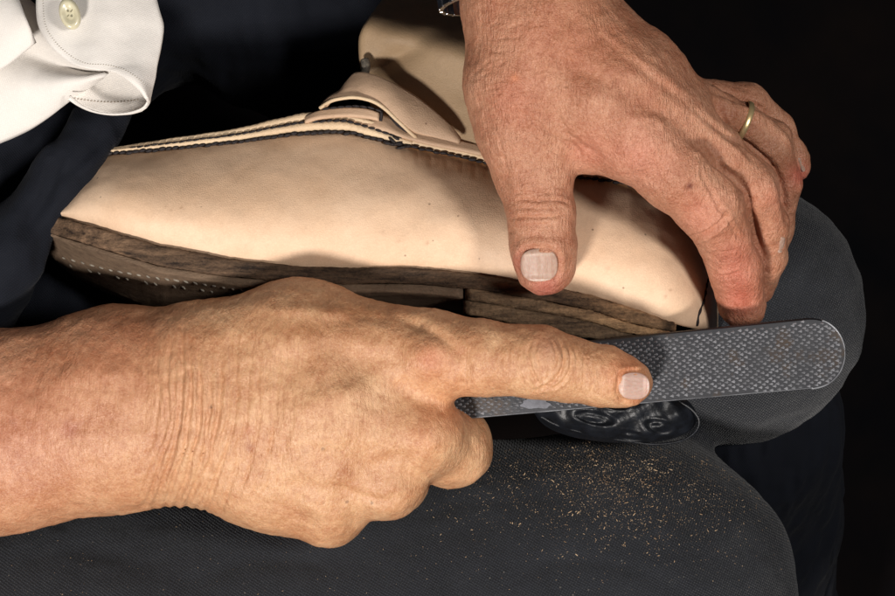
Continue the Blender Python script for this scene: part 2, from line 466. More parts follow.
# index finger creases (middle joint, end joint)
for pts, w, d in [
    ([(531, 340), (528, 352), (531, 366), (536, 380), (545, 388), (560, 386)], 1.5, 1.7),
    ([(538, 338), (535, 352), (538, 366), (544, 377)], 1.3, 1.2),
    ([(556, 338), (561, 350), (563, 362), (558, 376), (546, 387), (530, 393)], 1.7, 1.9),
    ([(549, 337), (554, 348), (556, 360), (552, 372)], 1.3, 1.0),
    ([(566, 345), (570, 356), (570, 368), (562, 382), (550, 391)], 1.4, 1.2),
    ([(574, 350), (577, 362), (573, 378)], 1.3, .8),
    ([(589, 362), (592, 374), (593, 386), (588, 397)], 1.4, 1.5),
    ([(597, 364), (601, 376), (602, 388)], 1.3, 1.0), ([(583, 360), (585, 372), (583, 384)], 1.1, .6),
    ([(607, 366), (609, 378), (609, 390)], 1.2, .6),
    ([(520, 342), (517, 356), (520, 372), (526, 386)], 1.2, .8), ([(511, 345), (508, 360), (512, 380)], 1.1, .5),
    ([(499, 335), (501, 355), (497, 378)], 1.1, .35), ([(487, 335), (489, 355), (485, 380)], 1.1, .3),
    ([(466, 400), (452, 408), (436, 414)], 4, 1.2), ([(470, 408), (477, 418), (484, 430)], 1.6, .7),
    # knuckle of the index, hollow in front of it, tendons
    ([(398, 314), (430, 330), (452, 346), (465, 364), (462, 392)], 6.5, 3.0),
    ([(428, 358), (430, 360), (431, 362)], 13, -4.6), ([(424, 438), (426, 440), (428, 442)], 13, -4.6), ([(330, 512), (332, 513), (334, 514)], 14, -2.5),
    ([(300, 408), (350, 394), (410, 368)], 9, -2.0), ([(290, 440), (350, 438), (415, 440)], 9, -1.6),
    ([(330, 322), (375, 318), (420, 334)], 7, 1.8), ([(260, 345), (330, 340), (395, 345)], 10, -1.4),
    ([(325, 484), (360, 496), (385, 500), (398, 492)], 5, 2.4), ([(380, 462), (398, 456), (414, 462)], 6, 1.5), ([(280, 485), (320, 490), (360, 500)], 7, 1.3),
    ([(300, 500), (330, 516), (352, 520)], 10, -2.4), ([(375, 500), (390, 490), (400, 476)], 8, -1.5),
    ([(230, 300), (270, 310), (330, 312), (380, 330)], 6, -1.6), ([(380, 305), (400, 318), (430, 326)], 5, 1.2),
    ([(40, 380), (110, 372), (180, 376)], 9, -1.5), ([(20, 440), (90, 450), (150, 440)], 10, -1.3),
]: feats.append((pts, w, d))
for k in range(60):      # fine lines across the finger and the knuckles
    x = random.uniform(470, 605); yc = 352 + (x - 450) * 0.14; y0 = yc + random.uniform(-26, 14)
    feats.append(([(x, y0), (x + 1.5, y0 + 7), (x - 0.5, y0 + 15)], 1.0, random.uniform(.15, .4)))
def nail_ring(c, al, L, Wd):
    a = math.atan2(al[1], al[0]); P_ = []
    for k in range(25):
        t = 2 * math.pi * k / 24; cu, sv = math.cos(t), math.sin(t)
        u = math.copysign(abs(cu) ** .6, cu) * L / 2; v = math.copysign(abs(sv) ** .6, sv) * Wd / 2
        P_.append((c[0] + u * math.cos(a) - v * math.sin(a), c[1] + u * math.sin(a) + v * math.cos(a)))
    return P_
nr_ = nail_ring((634, 386), (1, 0.03), 32, 30); nr2 = nail_ring((632, 386), (1, 0.03), 40, 35); feats += [(nr_, 1.8, 1.4), (nr2[6:20], 2.6, -0.9)]
Rv = carve(Rv, Rq, feats)
RN = normals(Rv, Rq)
Rv = Rv + RN * (fbm(Rv * 0.035, 3)[:, None] * 1.3 + fbm(Rv * [0.16, 0.09, 0.12], 9)[:, None] * 0.35)

# left hand: grips the shoe by the heel, thumb on its side, wedding ring
L_palm = [
    [(515, -330, 60, 92, .8), (528, -60, 105, 72, .85), (533, 0, 112, 68, .85), (545, 40, 112, 70, .8)],
    [(527, 20, 105, 60), (524, 85, 108, 57), (526, 130, 104, 47), (533, 172, 100, 38)],
    [(548, 30, 118, 58), (600, 95, 124, 50), (640, 138, 126, 42)],
    [(545, 110, 96, 44), (585, 138, 98, 30), (622, 150, 108, 28)],
    [(565, 25, 112, 52), (630, 80, 122, 42), (680, 120, 112, 32)],
    [(578, 18, 98, 42), (645, 72, 104, 36), (688, 99, 94, 24)],
    [(582, 22, 82, 32), (640, 70, 82, 28), (678, 95, 66, 20)],
]
L_fingers = [
    [(530, 150, 102, 42), (535, 176, 100, 37.5), (541, 213, 101, 34), (543, 245, 99, 33), (545, 265, 95, 30)],
    [(640, 138, 120, 42), (678, 175, 116, 38), (709, 205, 104, 34), (724, 236, 82, 27), (735, 268, 58, 27), (742, 305, 34, 24)],
    [(682, 122, 106, 32), (722, 160, 90, 28), (751, 188, 74, 28.5), (765, 222, 46, 23), (764, 258, 22, 21.5), (757, 288, 5, 17)],
    [(690, 99, 86, 23), (722, 112, 70, 19), (742, 122, 56, 20), (768, 143, 32, 26), (779, 184, 8, 21), (775, 225, -10, 19), (770, 250, -20, 16)],
    [(674, 91, 60, 20), (715, 101, 28, 18.5), (746, 105, 6, 22), (774, 131, -12, 20), (790, 158, -26, 17.5), (796, 167, -30, 14.5)],
]
Lv, Lq = build_hand(L_palm, L_fingers, W(380, 345, -70), W(850, -330, 210) * [1.08, 1.08, 1], kp=16, kf=1.0, kfp=6)
feats = [
    # thumb end joint creases, side folds
    ([(514, 201), (526, 199), (540, 201), (556, 200), (571, 205)], 1.6, 1.6), ([(509, 219), (522, 217), (540, 217), (556, 216), (568, 212)], 1.8, 1.9),
    ([(512, 208), (526, 208), (545, 209), (560, 208)], 1.3, 1.0), ([(513, 193), (528, 190), (545, 192), (562, 193)], 1.2, .8), ([(516, 226), (530, 226), (548, 224)], 1.2, .6),
    ([(518, 186), (530, 182), (548, 185)], 1.1, .5), ([(516, 235), (530, 236), (545, 234)], 1.0, .4),
    # web between thumb and index
    ([(512, 105), (535, 122), (556, 136), (578, 148)], 2.0, 1.0), ([(556, 110), (566, 128), (580, 142), (596, 152)], 2.0, 1.2), ([(532, 128), (545, 145), (562, 158)], 1.6, .8),
    ([(560, 128), (572, 140), (584, 160)], 2.2, 1.6), ([(505, 118), (520, 135), (545, 150), (560, 170)], 1.4, .6), ([(497, 130), (502, 150), (508, 172)], 1.4, .7),
    ([(560, 136), (574, 148), (584, 166)], 2.0, 1.2),
    # index: knuckle folds and palm side creases
    ([(684, 238), (698, 237), (710, 232), (722, 223), (730, 212)], 2.4, 3.8), ([(716, 276), (728, 276), (742, 273)], 1.8, 1.8), ([(720, 252), (735, 250), (748, 246)], 1.2, .6),
    ([(716, 213), (724, 205), (735, 196)], 1.6, .9), ([(640, 152), (658, 172), (676, 205)], 5, .8),
    # tendons and veins on the back of the hand
    ([(575, 60), (625, 105), (685, 165)], 7, -1.0), ([(605, 55), (650, 85), (700, 122)], 5, -1.3), ([(600, 28), (650, 68), (692, 98)], 3.5, -1.0),
    ([(545, 58), (575, 66), (610, 86), (645, 114)], 11, 3.4), ([(630, 92), (660, 112), (690, 138), (718, 166)], 6, 1.2), ([(625, 55), (655, 80), (690, 108)], 4, .7),
    ([(690, 138), (712, 158), (734, 180), (744, 205)], 2.5, 1.2), ([(690, 108), (712, 125), (738, 145), (762, 168)], 2.5, 1.0), 
    ([(560, 50), (590, 62), (620, 76)], 6, -1.4), ([(545, 95), (575, 92), (605, 108)], 6, -1.2),
    ([(628, 118), (655, 120), (670, 128)], 3, -.9),
    ([(690, 150), (706, 158), (722, 172)], 3, -1.0),
    # gaps between fingers
    ([(700, 154), (732, 175), (749, 197), (755, 232), (766, 264)], 3.4, 5.0), ([(722, 134), (749, 146), (776, 172), (785, 205), (788, 227)], 3.2, 4.5), ([(706, 88), (749, 103), (778, 118), (796, 140), (801, 172)], 3.0, 4.0),
    ([(700, 170), (716, 200), (740, 240)], 2.2, 1.2), ([(712, 100), (735, 112), (750, 118)], 2, .6),
    ([(512, 160), (514, 190), (512, 200)], 3, -.8),
    ([(708, 96), (718, 108), (728, 128)], 2.0, 1.0),
]
for k in range(130):     # wrinkles crossing the thumb base and the back of the hand
    t = random.random()
    if t < 0.55:
        x = random.uniform(478, 580); y = random.uniform(20, 160); L = random.uniform(10, 26); a = math.radians(random.gauss(-25 + (x - 478) * .5, 14))
    elif t < 0.8:
        x = random.uniform(500, 566); y = random.uniform(160, 240); L = random.uniform(8, 20); a = math.radians(random.gauss(0, 14))
    else:
        x = random.uniform(590, 740); y = 30 + (x - 560) * .8 + random.uniform(0, 60); L = random.uniform(8, 20); a = math.radians(random.gauss(-48, 14))
    dx, dy = math.cos(a) * L / 2, math.sin(a) * L / 2
    feats.append(([(x - dx, y - dy), (x + dy * .1, y + dx * .06), (x + dx, y + dy)], random.uniform(1.0, 1.5), random.uniform(.25, .7)))
for k in range(60):      # folds over the bent knuckles
    cx_, cy_, a0 = random.choice([(752, 190, -40), (765, 142, -35), (745, 108, 10), (768, 165, -10), (715, 195, -40), (540, 208, 0)])
    x = cx_ + random.gauss(0, 10); y = cy_ + random.gauss(0, 11); L = random.uniform(8, 15); a = math.radians(a0 + random.gauss(0, 14))
    dx, dy = math.cos(a) * L / 2, math.sin(a) * L / 2
    feats.append(([(x - dx, y - dy), (x, y), (x + dx, y + dy)], 1.0, random.uniform(.2, .5)))
def nail_ring(c, al, L, Wd):
    a = math.atan2(al[1], al[0]); P_ = []
    for k in range(25):
        t = 2 * math.pi * k / 24; cu, sv = math.cos(t), math.sin(t)
        u = math.copysign(abs(cu) ** .6, cu) * L / 2; v = math.copysign(abs(sv) ** .6, sv) * Wd / 2
        P_.append((c[0] + u * math.cos(a) - v * math.sin(a), c[1] + u * math.sin(a) + v * math.cos(a)))
    return P_
nr_ = nail_ring((539, 265), (0.03, 1), 34, 40); nr2 = nail_ring((539, 263), (0.03, 1), 44, 47); feats += [(nr_, 2.0, 1.5), (nr2[6:20], 3.2, -1.5)]
Lv = carve(Lv, Lq, feats)
LN = normals(Lv, Lq)
Lv = Lv + LN * (fbm(Lv * 0.04, 13)[:, None] * 1.1 + fbm(Lv * 0.14, 19)[:, None] * 0.4)

pigR = blotch(Rv, [
    (0, 420, 130, (0.86, 0.70, 0.74)), (70, 430, 10, (0.72, 0.55, 0.55)), (120, 340, 60, (0.86, 0.74, 0.72)), (430, 358, 16, (1.05, 0.86, 0.88)),
    (548, 348, 14, (0.85, 0.78, 0.85)), (625, 372, 20, (1.02, 0.78, 0.72)), (640, 398, 14, (0.95, 0.76, 0.72)), (425, 440, 16, (1.1, 1.08, 1.08)), (345, 470, 6, (0.75, 0.6, 0.5)),  # the pale spot on the middle knuckle is a painted highlight
    (360, 310, (50, 12), (0.72, 0.62, 0.55)), (300, 330, (40, 10), (0.8, 0.7, 0.62)), (250, 448, 5, (0.7, 0.55, 0.5)), (248, 430, 5, (.8, .62, .55)), (315, 350, 12, (0.85, .78, .7)), (455, 400, 40, (.97, .84, .78))])  # the wide bands put shade along the hand's top edge into the colour
for x, y in ((211, 407), (347, 502), (372, 503), (323, 449), (422, 326)):
    ix, iy = inv(Rv); pigR *= 1 - .8 * np.exp(-(((ix - x) ** 2 + (iy - y) ** 2) / 1.8))[:, None]
pigL = blotch(Lv, [
    (740, 300, 22, (1.12, 0.78, 0.84)), (735, 262, 26, (1.1, 0.82, 0.88)), (700, 215, 24, (1.12, 0.95, 1.0)), (640, 160, 30, (1.18, 1.08, 1.18)), (590, 150, 22, (1.08, .95, 1.0)), (545, 290, 20, (0.9, 0.62, 0.72)), (520, 262, 14, (.95, .75, .82)),
    (800, 175, 12, (1.2, 0.72, 0.8)), (515, 100, 28, (0.96, 0.8, 0.78)), (600, 60, (60, 20), (0.9, 0.84, 0.8)), (650, 100, 26, (0.9, 0.84, 0.8)), (570, 30, 60, (.98, .88, .82)), (690, 186, 3, (.35, .2, .2)), (515, 78, 4, (1.3, 1.2, 1.05)), (775, 200, 20, (1.15, 1.05, 1.1))])  # the dull patches on the back paint in the shade of the hollow

person = empty('person', W(300, 250, -300))
tag(person, 'seated craftsman in dark trousers and white shirt, filing a shoe held in his lap', 'person')
bodyV = np.vstack([Rv, Lv]); bodyQ = np.vstack([Rq, Lq + len(Rv)])
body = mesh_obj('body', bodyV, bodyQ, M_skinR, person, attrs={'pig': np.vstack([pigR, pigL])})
body['label'] = 'bare hands and forearms, right index finger stretched out, left hand gripping'
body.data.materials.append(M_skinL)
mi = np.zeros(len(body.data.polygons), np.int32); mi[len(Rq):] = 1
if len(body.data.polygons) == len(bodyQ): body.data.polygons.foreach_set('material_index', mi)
def make_bvh(V, Q):
    return BVHTree.FromPolygons([tuple(v) for v in V], [tuple(int(i) for i in f) for f in Q], epsilon=0)
def sub_bvh(V, Q, x0, y0, x1, y1):
    ix, iy = inv(V); keep = (ix > x0) & (ix < x1) & (iy > y0) & (iy < y1)
    q = Q[keep[Q].all(1)]; u, r = np.unique(q, return_inverse=True)
    return make_bvh(V[u], r.reshape(q.shape))
def hit(bvh, ix, iy):
    """drop a line from the camera side on to the surface"""
    a = Vector(W(ix, iy, 600)); b = Vector(W(ix, iy, -800))
    r = bvh.ray_cast(a, (b - a).normalized())
    return r

def nail(V, Q, c, along, L, Wd, thick=1.2, name='fingernail', sq=2.6, side=0.0, mat=None, lift=0.9):
    """curved plate seated on the fingertip"""
    al = np.array(along, float); al /= np.linalg.norm(al); ac = np.array([-al[1], al[0]])
    b = sub_bvh(V, Q, c[0] - 60, c[1] - 60, c[0] + 60, c[1] + 60)
    n, mrad = 44, 16
    pts = []; 
    def zat(u, v):
        x = c[0] + al[0] * u * L / 2 + ac[0] * v * Wd / 2; y = c[1] + al[1] * u * L / 2 + ac[1] * v * Wd / 2
        r = hit(b, x, y)
        return x, y, (r[0].z if r[0] else None)
    z0 = zat(-0.7, 0)[2]; z1 = zat(0.35, 0)[2]; zl = zat(-.2, -.85)[2]; zr = zat(-.2, .85)[2]
    zl = z0 - 6 if zl is None else zl; zr = z0 - 6 if zr is None else zr; z1 = z0 if z1 is None else z1
    z0 += 0.2
    zc = 0.5 * (z0 + z1)
    arch = max(2.0, min(0.16 * Wd, 0.6 * (zc - 0.5 * (zl + zr)))) 
    def P(u, v):
        x = c[0] + al[0] * u * L / 2 + ac[0] * v * Wd / 2; y = c[1] + al[1] * u * L / 2 + ac[1] * v * Wd / 2
        z = z0 + (z1 - z0) * np.clip((u + .7) / 1.05, 0, 1.25) + lift - arch * 1.05 * abs(v) ** 2.1 + (zr - zl) * .35 * v - 1.2 * max(0, -u - .7) * 3
        return (x, y, z)
    V2 = []; F2 = []; PG = []
    for layer in (0, 1):
        for r in range(mrad + 1):
            for k in range(n):
                a = 2 * math.pi * k / n; rr = r / mrad
                cu, sv = math.cos(a), math.sin(a)
                e = 2 / sq
                u = math.copysign(abs(cu) ** e, cu) * rr; v = math.copysign(abs(sv) ** e, sv) * rr
                x, y, z = P(u, v)
                z += 0.35 * math.exp(-((v * 5 - 1) ** 2)) + 0.25 * math.sin(v * 17)*0.4
                PG.append((1.2, 1.35, 1.42) if u > .86 else ((1.1, 1.15, 1.15) if u < -.55 else ((.85, .72, .66) if u > .80 else (1, 1, 1))))
                if layer == 0: z -= 0.9 * rr ** 8
                V2.append(W(x, y, z - layer * 3.0))
    R = (mrad + 1) * n
    for layer in (0, 1):
        for r in range(mrad):
            for k in range(n):
                q = [layer * R + r * n + k, layer * R + r * n + (k + 1) % n, layer * R + (r + 1) * n + (k + 1) % n, layer * R + (r + 1) * n + k]
                F2.append(q[::-1] if layer == 0 else q)
    for k in range(n):
        a = mrad * n + k; b_ = mrad * n + (k + 1) % n
        F2.append([b_, a, a + R, b_ + R])
    o = mesh_obj(name, V2, F2, mat or M_nail, body, attrs={'pig': np.array(PG)})
    return o
nail(Lv, Lq, (539, 265), (0.03, 1), 33, 37)
nail(Rv, Rq, (634, 386), (1, 0.03), 31, 27, mat=M_nail2, lift=2.0, sq=2.4)
nail(Lv, Lq, (781, 244), (-0.18, 1), 18, 7, lift=.4)
nail(Lv, Lq, (801, 164), (0.35, 1), 16, 6, lift=.6)

# ------------------------------------------------------------------ the man: clothes
tf = Field([-900, -1000, -1150], [950, 700, 60], 9.0)
T = tf.new()
def tc(a, b, f=1.0, k=30):
    tf.cone(T, W(*a[:3]), W(*b[:3]), a[3], b[3], f, k=k, pad=60)
tc((-250, 690, -190, 225), (300, 640, -195, 205)); tc((300, 640, -195, 205), (624, 600, -196, 186))      # near thigh
tc((624, 600, -196, 186), (600, 700, -420, 150)); tc((600, 700, -420, 150), (600, 760, -1000, 110))      # shin drops away
tc((400, 200, -470, 170), (560, 260, -380, 165)); tc((560, 260, -380, 165), (728, 312, -270, 152))        # far thigh and knee
tc((728, 322, -310, 134), (728, 400, -950, 84))
tc((-250, 300, -420, 300), (-150, 620, -350, 250), k=60)                                                       # hips
Tv, Tq = surface_nets(T, tf.lo, tf.h, 2)
# refine: one simple subdivision step
def subdiv(V, Q):
    e = np.vstack([Q[:, [0, 1]], Q[:, [1, 2]], Q[:, [2, 3]], Q[:, [3, 0]]]); es = np.sort(e, 1)
    u, r = np.unique(es, axis=0, return_inverse=True); r = r.reshape(4, len(Q)) + len(V)
    mid = V[u].mean(1); fc = V[Q].mean(1); c = np.arange(len(Q)) + len(V) + len(u)
    NQ = np.vstack([np.stack([Q[:, 0], r[0], c, r[3]], 1), np.stack([r[0], Q[:, 1], r[1], c], 1), np.stack([c, r[1], Q[:, 2], r[2]], 1), np.stack([r[3], c, r[2], Q[:, 3]], 1)])
    return np.vstack([V, mid, fc]), NQ
Tv, Tq = subdiv(Tv, Tq)
for _ in range(3): Tv = laplace(Tv, Tq, 0.5)
Tn = normals(Tv, Tq)
Tv = Tv + Tn * (fbm(Tv * [0.006, 0.012, 0.008], 21)[:, None] * 5 + fbm(Tv * 0.03, 23)[:, None] * 1.6)
Tv = carve(Tv, Tq, [([(655, 530), (663, 540), (670, 556)], 4, 3.0), ([(560, 596), (600, 575), (640, 590)], 14, -2.5), ([(430, 560), (520, 540), (600, 548)], 16, -2.0), ([(20, 560), (90, 550), (160, 570)], 12, 2.5),
    ([(742, 445), (715, 470), (690, 510), (680, 560)], 9, 2.2), ([(770, 480), (742, 500), (728, 550)], 7, -2.0), ([(500, 590), (560, 560), (640, 572), (700, 600)], 8, 2.4), ([(180, 585), (260, 560), (350, 566)], 9, 2.2),
    ([(420, 520), (470, 500), (520, 505)], 8, 1.6), ([(845, 220), (820, 260), (790, 300)], 9, 2.4), ([(862, 270), (835, 300), (800, 320)], 8, -2.2), ([(800, 180), (815, 200), (845, 215)], 6, 1.8),
                    ([(770, 215), (800, 240), (830, 300)], 16, -2.5), ([(700, 440), (730, 470), (745, 520)], 14, 2.0), ([(480, 430), (560, 452), (640, 450)], 10, 2.0)])
trousers = mesh_obj('trousers', Tv, Tq, M_trouser, person)
bvhT = make_bvh(Tv, Tq)

# black apron bunched over the lap behind the shoe
af = Field([-700, -300, -600], [500, 560, 120], 8.0)
A = af.new()
def ac_(a, b, f=1.0, k=25): af.cone(A, W(*a[:3]), W(*b[:3]), a[3], b[3], f, k=k, pad=50)
ac_((150, -100, -300, 190), (420, 40, -330, 150)); ac_((-150, 100, -250, 190), (150, -100, -300, 190))
ac_((112, 104, -30, 24), (62, 168, 0, 30)); ac_((62, 168, 0, 30), (10, 250, 0, 34)); ac_((10, 250, 0, 34), (-60, 340, -80, 60))
ac_((40, 130, -120, 60), (-60, 240, -110, 90)); ac_((60, 300, -170, 60), (230, 330, -230, 60))
Av, Aq = surface_nets(A, af.lo, af.h, 2); Av, Aq = subdiv(Av, Aq)
for _ in range(3): Av = laplace(Av, Aq, 0.5)
An = normals(Av, Aq)
Av = Av + An * (fbm(Av * [0.02, 0.008, 0.01], 31)[:, None] * 7 + fbm(Av * 0.03, 33)[:, None] * 2)
Av = carve(Av, Aq, [([(60, 150), (48, 190), (20, 240)], 9, 7), ([(110, 125), (92, 150), (60, 180)], 5, 4), ([(118, 130), (104, 150), (78, 172)], 5, -3), ([(90, 190), (60, 240), (40, 300)], 7, -3)])
mesh_obj('apron', Av, Aq, M_apron, person)
# added dark drape that puts shade over the shin below the far knee
hf = Field([150, -700, -1150], [560, 40, -120], 7.0)
H = hf.new()
for a, b in (((742, 425, -420, 126), (752, 520, -600, 112)), ((752, 520, -600, 112), (765, 720, -950, 104)), ((690, 450, -430, 70), (690, 600, -640, 90))):
    hf.cone(H, W(*a[:3]), W(*b[:3]), a[3], b[3], 1.0, k=40, pad=60)
Hv, Hq = surface_nets(H, hf.lo, hf.h, 2); Hv, Hq = subdiv(Hv, Hq)
for _ in range(3): Hv = laplace(Hv, Hq, 0.5)
Hv = Hv + normals(Hv, Hq) * (fbm(Hv * [0.03, 0.007, 0.01], 35)[:, None] * 8 + fbm(Hv * 0.03, 36)[:, None] * 2)
mesh_obj('shin_shade_drape', Hv, Hq, M_apron, person)

# ------------------------------------------------------------------ sheets, tubes
def patch(A, B, n=60, m=24, zf=None, th=4.0, name='sheet', mat=None, parent=None, noise=0.0, ns=0.05, seed=0, attrs=True):
    """solid sheet lofted between two edge curves given as (x, y, z)"""
    A = resample(spline(A, 14), n); B = resample(spline(B, 14), n)
    u = np.linspace(0, 1, m)
    G = A[None] * (1 - u)[:, None, None] + B[None] * u[:, None, None]
    if zf is not None:
        G[..., 2] += zf(np.linspace(0, 1, n)[None, :], u[:, None], G[..., 0], G[..., 1])
    P = Wa(G).reshape(-1, 3)
    if noise: P[:, 2] += fbm(P * ns, seed) * noise
    gx = np.gradient(P.reshape(m, n, 3), axis=0); gy = np.gradient(P.reshape(m, n, 3), axis=1)
    nn = np.cross(gy, gx).reshape(-1, 3); nn /= np.linalg.norm(nn, axis=1, keepdims=True) + 1e-9
    if nn[:, 2].mean() < 0: nn = -nn
    # rounded rim: pull both faces together at the border
    ii = np.arange(m)[:, None]; jj = np.arange(n)[None]
    edge = np.minimum(np.minimum(ii, m - 1 - ii), np.minimum(jj, n - 1 - jj)).reshape(-1)
    tt = np.where(edge == 0, 0.35, 1.0)[:, None] * th / 2
    V = np.vstack([P + nn * tt, P - nn * tt]); F = []
    idx = np.arange(m * n).reshape(m, n)
    q = np.stack([idx[:-1, :-1], idx[:-1, 1:], idx[1:, 1:], idx[1:, :-1]], -1).reshape(-1, 4)
    Pn = np.cross(P[q[0, 1]] - P[q[0, 0]], P[q[0, 3]] - P[q[0, 0]])
    if Pn[2] < 0: q = q[:, ::-1]
    ring = np.r_[idx[0, :], idx[1:, -1], idx[-1, :-1][::-1], idx[1:-1, 0][::-1]]
    rq = np.stack([ring, np.roll(ring, -1), np.roll(ring, -1) + m * n, ring + m * n], 1)
    F = np.vstack([q, q[:, ::-1] + m * n, rq if Pn[2] < 0 else rq[:, ::-1]])
    o = mesh_obj(name, V, F, mat, parent, attrs={'pig': np.ones((len(V), 3))} if attrs else None)
    return o, P
def tube(pts, r, n=120, seg=10, rfun=None, caps=True):
    P = resample(spline(pts, 14), n) if len(pts) > 2 else resample(np.array(pts, float), n)
    P = Wa(P)
    T_ = np.gradient(P, axis=0); T_ /= np.linalg.norm(T_, axis=1, keepdims=True)
    up = np.array([0, 0, 1.0]); S_ = np.cross(T_, up); S_ /= np.linalg.norm(S_, axis=1, keepdims=True) + 1e-9
    N2 = np.cross(S_, T_)
    rr = np.full(n, float(r)) if rfun is None else rfun(np.linspace(0, 1, n), r)
    a = np.linspace(0, 2 * math.pi, seg, endpoint=False)
    V = P[:, None] + rr[:, None, None] * (np.cos(a)[None, :, None] * S_[:, None] + np.sin(a)[None, :, None] * N2[:, None])
    V = V.reshape(-1, 3); idx = np.arange(n * seg).reshape(n, seg)
    q = np.stack([idx[:-1], np.roll(idx, -1, 1)[:-1], np.roll(idx, -1, 1)[1:], idx[1:]], -1).reshape(-1, 4)
    F = [tuple(x) for x in q]
    if caps: F += [tuple(idx[0][::-1]), tuple(idx[-1])]
    return V, F
def merge(parts):
    V = []; F = []; o = 0
    for v, f in parts:
        V.append(np.asarray(v)); F += [tuple(int(i) + o for i in q) for q in f]; o += len(v)
    return np.vstack(V), F
def blob(c, axis, side, a, b, h, n=8, m=5):
    """little ellipsoid; c in world working units"""
    axis = np.array(axis, float); axis /= np.linalg.norm(axis); side = np.array(side, float)
    side = side - axis * (side @ axis); side /= np.linalg.norm(side); up = np.cross(axis, side)
    V = [c - axis * a]; 
    for i in range(1, m):
        t = math.pi * i / m
        for k in range(n):
            s = 2 * math.pi * k / n
            V.append(c - axis * a * math.cos(t) + math.sin(t) * (side * b * math.cos(s) + up * h * math.sin(s)))
    V.append(c + axis * a); F = []
    for k in range(n): F.append((0, 1 + (k + 1) % n, 1 + k))
    for i in range(m - 2):
        for k in range(n):
            F.append((1 + i * n + k, 1 + i * n + (k + 1) % n, 1 + (i + 1) * n + (k + 1) % n, 1 + (i + 1) * n + k))
    e = len(V) - 1; o = 1 + (m - 2) * n
    for k in range(n): F.append((o + k, o + (k + 1) % n, e))
    return np.array(V), F

# ------------------------------------------------------------------ the shoe
shoe = empty('shoe', W(400, 220, -60))
tag(shoe, 'pale tan leather shoe lying on its side in the lap, with rough dark sole', 'shoe')
TOP = [(46, 214), (60, 196), (80, 172), (100, 157), (125, 151.5), (168, 148.5), (235, 142), (300, 133.5), (344, 132.5), (367, 136), (394, 142.6), (434, 151), (468, 158), (495, 164), (570, 176), (600, 179), (630, 184), (660, 200), (685, 221), (702, 243), (712, 266), (717, 290), (718, 312)]
BOT = [(46, 216), (60, 219), (100, 230), (160, 247), (230, 260), (300, 268), (350, 269), (400, 268.5), (440, 271), (480, 276), (540, 286), (590, 296), (630, 309), (670, 323), (700, 330), (718, 333)]
def zfront(x, v):
    e = 0.50 + 0.50 * np.sin(np.clip(v / 0.72, 0, 1) * math.pi / 2) ** 0.9 - 0.10 * np.clip((v - 0.72) / 0.28, 0, 1) ** 2
    zm = interp(x, [(40, 40), (150, 52), (300, 44), (450, 52), (560, 64), (640, 66), (720, 64)])
    z = -70 + (zm + 70) * e
    endL = np.sqrt(np.clip(1 - np.clip((135 - x) / 110, 0, 1) ** 2, 0.0, 1))
    endR = np.sqrt(np.clip(1 - np.clip((x - 640) / 80, 0, 1) ** 3.0, 0.0, 1))
    return -110 + (z + 110) * (0.35 + 0.65 * endL) * (0.15 + 0.85 * endR)
nx, nf, nb = 260, 56, 16
xs = np.linspace(46.5, 717.8, nx); secs = []
for x in xs:
    yt, yb = interp(x, TOP), interp(x, BOT)
    yb = max(yb, yt + 2)
    v = np.linspace(0, 1, nf); y = yt + (yb - yt) * v
    z = zfront(np.full(nf, x), v)
    ft = [(x, a, b) for a, b in zip(y, z)]
    b_ = []
    for t in np.linspace(0, 1, nb + 2)[1:-1]:
        ang = math.pi * t
        ym = 0.5 * (yt + yb); hy = 0.5 * (yb - yt) * 0.98
        b_.append((x, ym + hy * math.cos(ang), z[-1] + (z[0] - z[-1]) * t - 170 * math.sin(ang) ** 0.7))
    secs.append(ft + b_)
S_ = np.array(secs); ns_ = nf + nb
P = Wa(S_).reshape(-1, 3)
idx = np.arange(nx * ns_).reshape(nx, ns_)
q = np.stack([idx[:-1], idx[1:], np.roll(idx, -1, 1)[1:], np.roll(idx, -1, 1)[:-1]], -1).reshape(-1, 4)[:, ::-1]
capL = [tuple(idx[0])]; capR = [tuple(idx[-1][::-1])]
fn = normals(P, q)
ix, iy = inv(P); ok = (np.arange(ns_) < nf)[None].repeat(nx, 0).reshape(-1)
if fn[ok][:, 2].mean() < 0: q = q[:, ::-1]; fn = -fn; capL = [capL[0][::-1]]; capR = [capR[0][::-1]]
P = P + fn * (fbm(P * [0.010, 0.014, 0.01], 41)[:, None] * 2.2 * ok[:, None] + fbm(P * 0.05, 43)[:, None] * 0.35 * ok[:, None])
cf = []
for x in (404, 417, 430, 446, 461, 474, 486, 310, 337, 275, 240):      # puckers under the stitching
    yt = interp(x, TOP); cf.append(([(x, yt + 3), (x + 0.5, yt + 8), (x + 1, yt + random.uniform(14, 20))], 1.6, .7))
cf.append(([(640, 196), (672, 214), (700, 242)], 5, -.8))
P = carve(P, q, cf)
pig = np.ones((len(P), 3))
ytop = np.interp(ix, [p[0] for p in TOP], [p[1] for p in TOP]); ybot = np.interp(ix, [p[0] for p in BOT], [p[1] for p in BOT])
w = np.exp(-((iy - ytop) / 9.0) ** 2)[:, None] * (0.6 + 0.4 * vnoise(np.stack([ix * .05, iy * .05, ix * 0], 1), 4))[:, None]
pig = pig * (1 - w * np.array([0.22, 0.32, 0.42]))          # darkened strip along the seam
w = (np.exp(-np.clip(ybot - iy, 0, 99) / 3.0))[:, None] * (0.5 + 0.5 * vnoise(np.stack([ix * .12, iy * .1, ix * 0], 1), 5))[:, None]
pig = pig * (1 - np.clip(w, 0, 1) * np.array([0.45, 0.55, 0.62]))
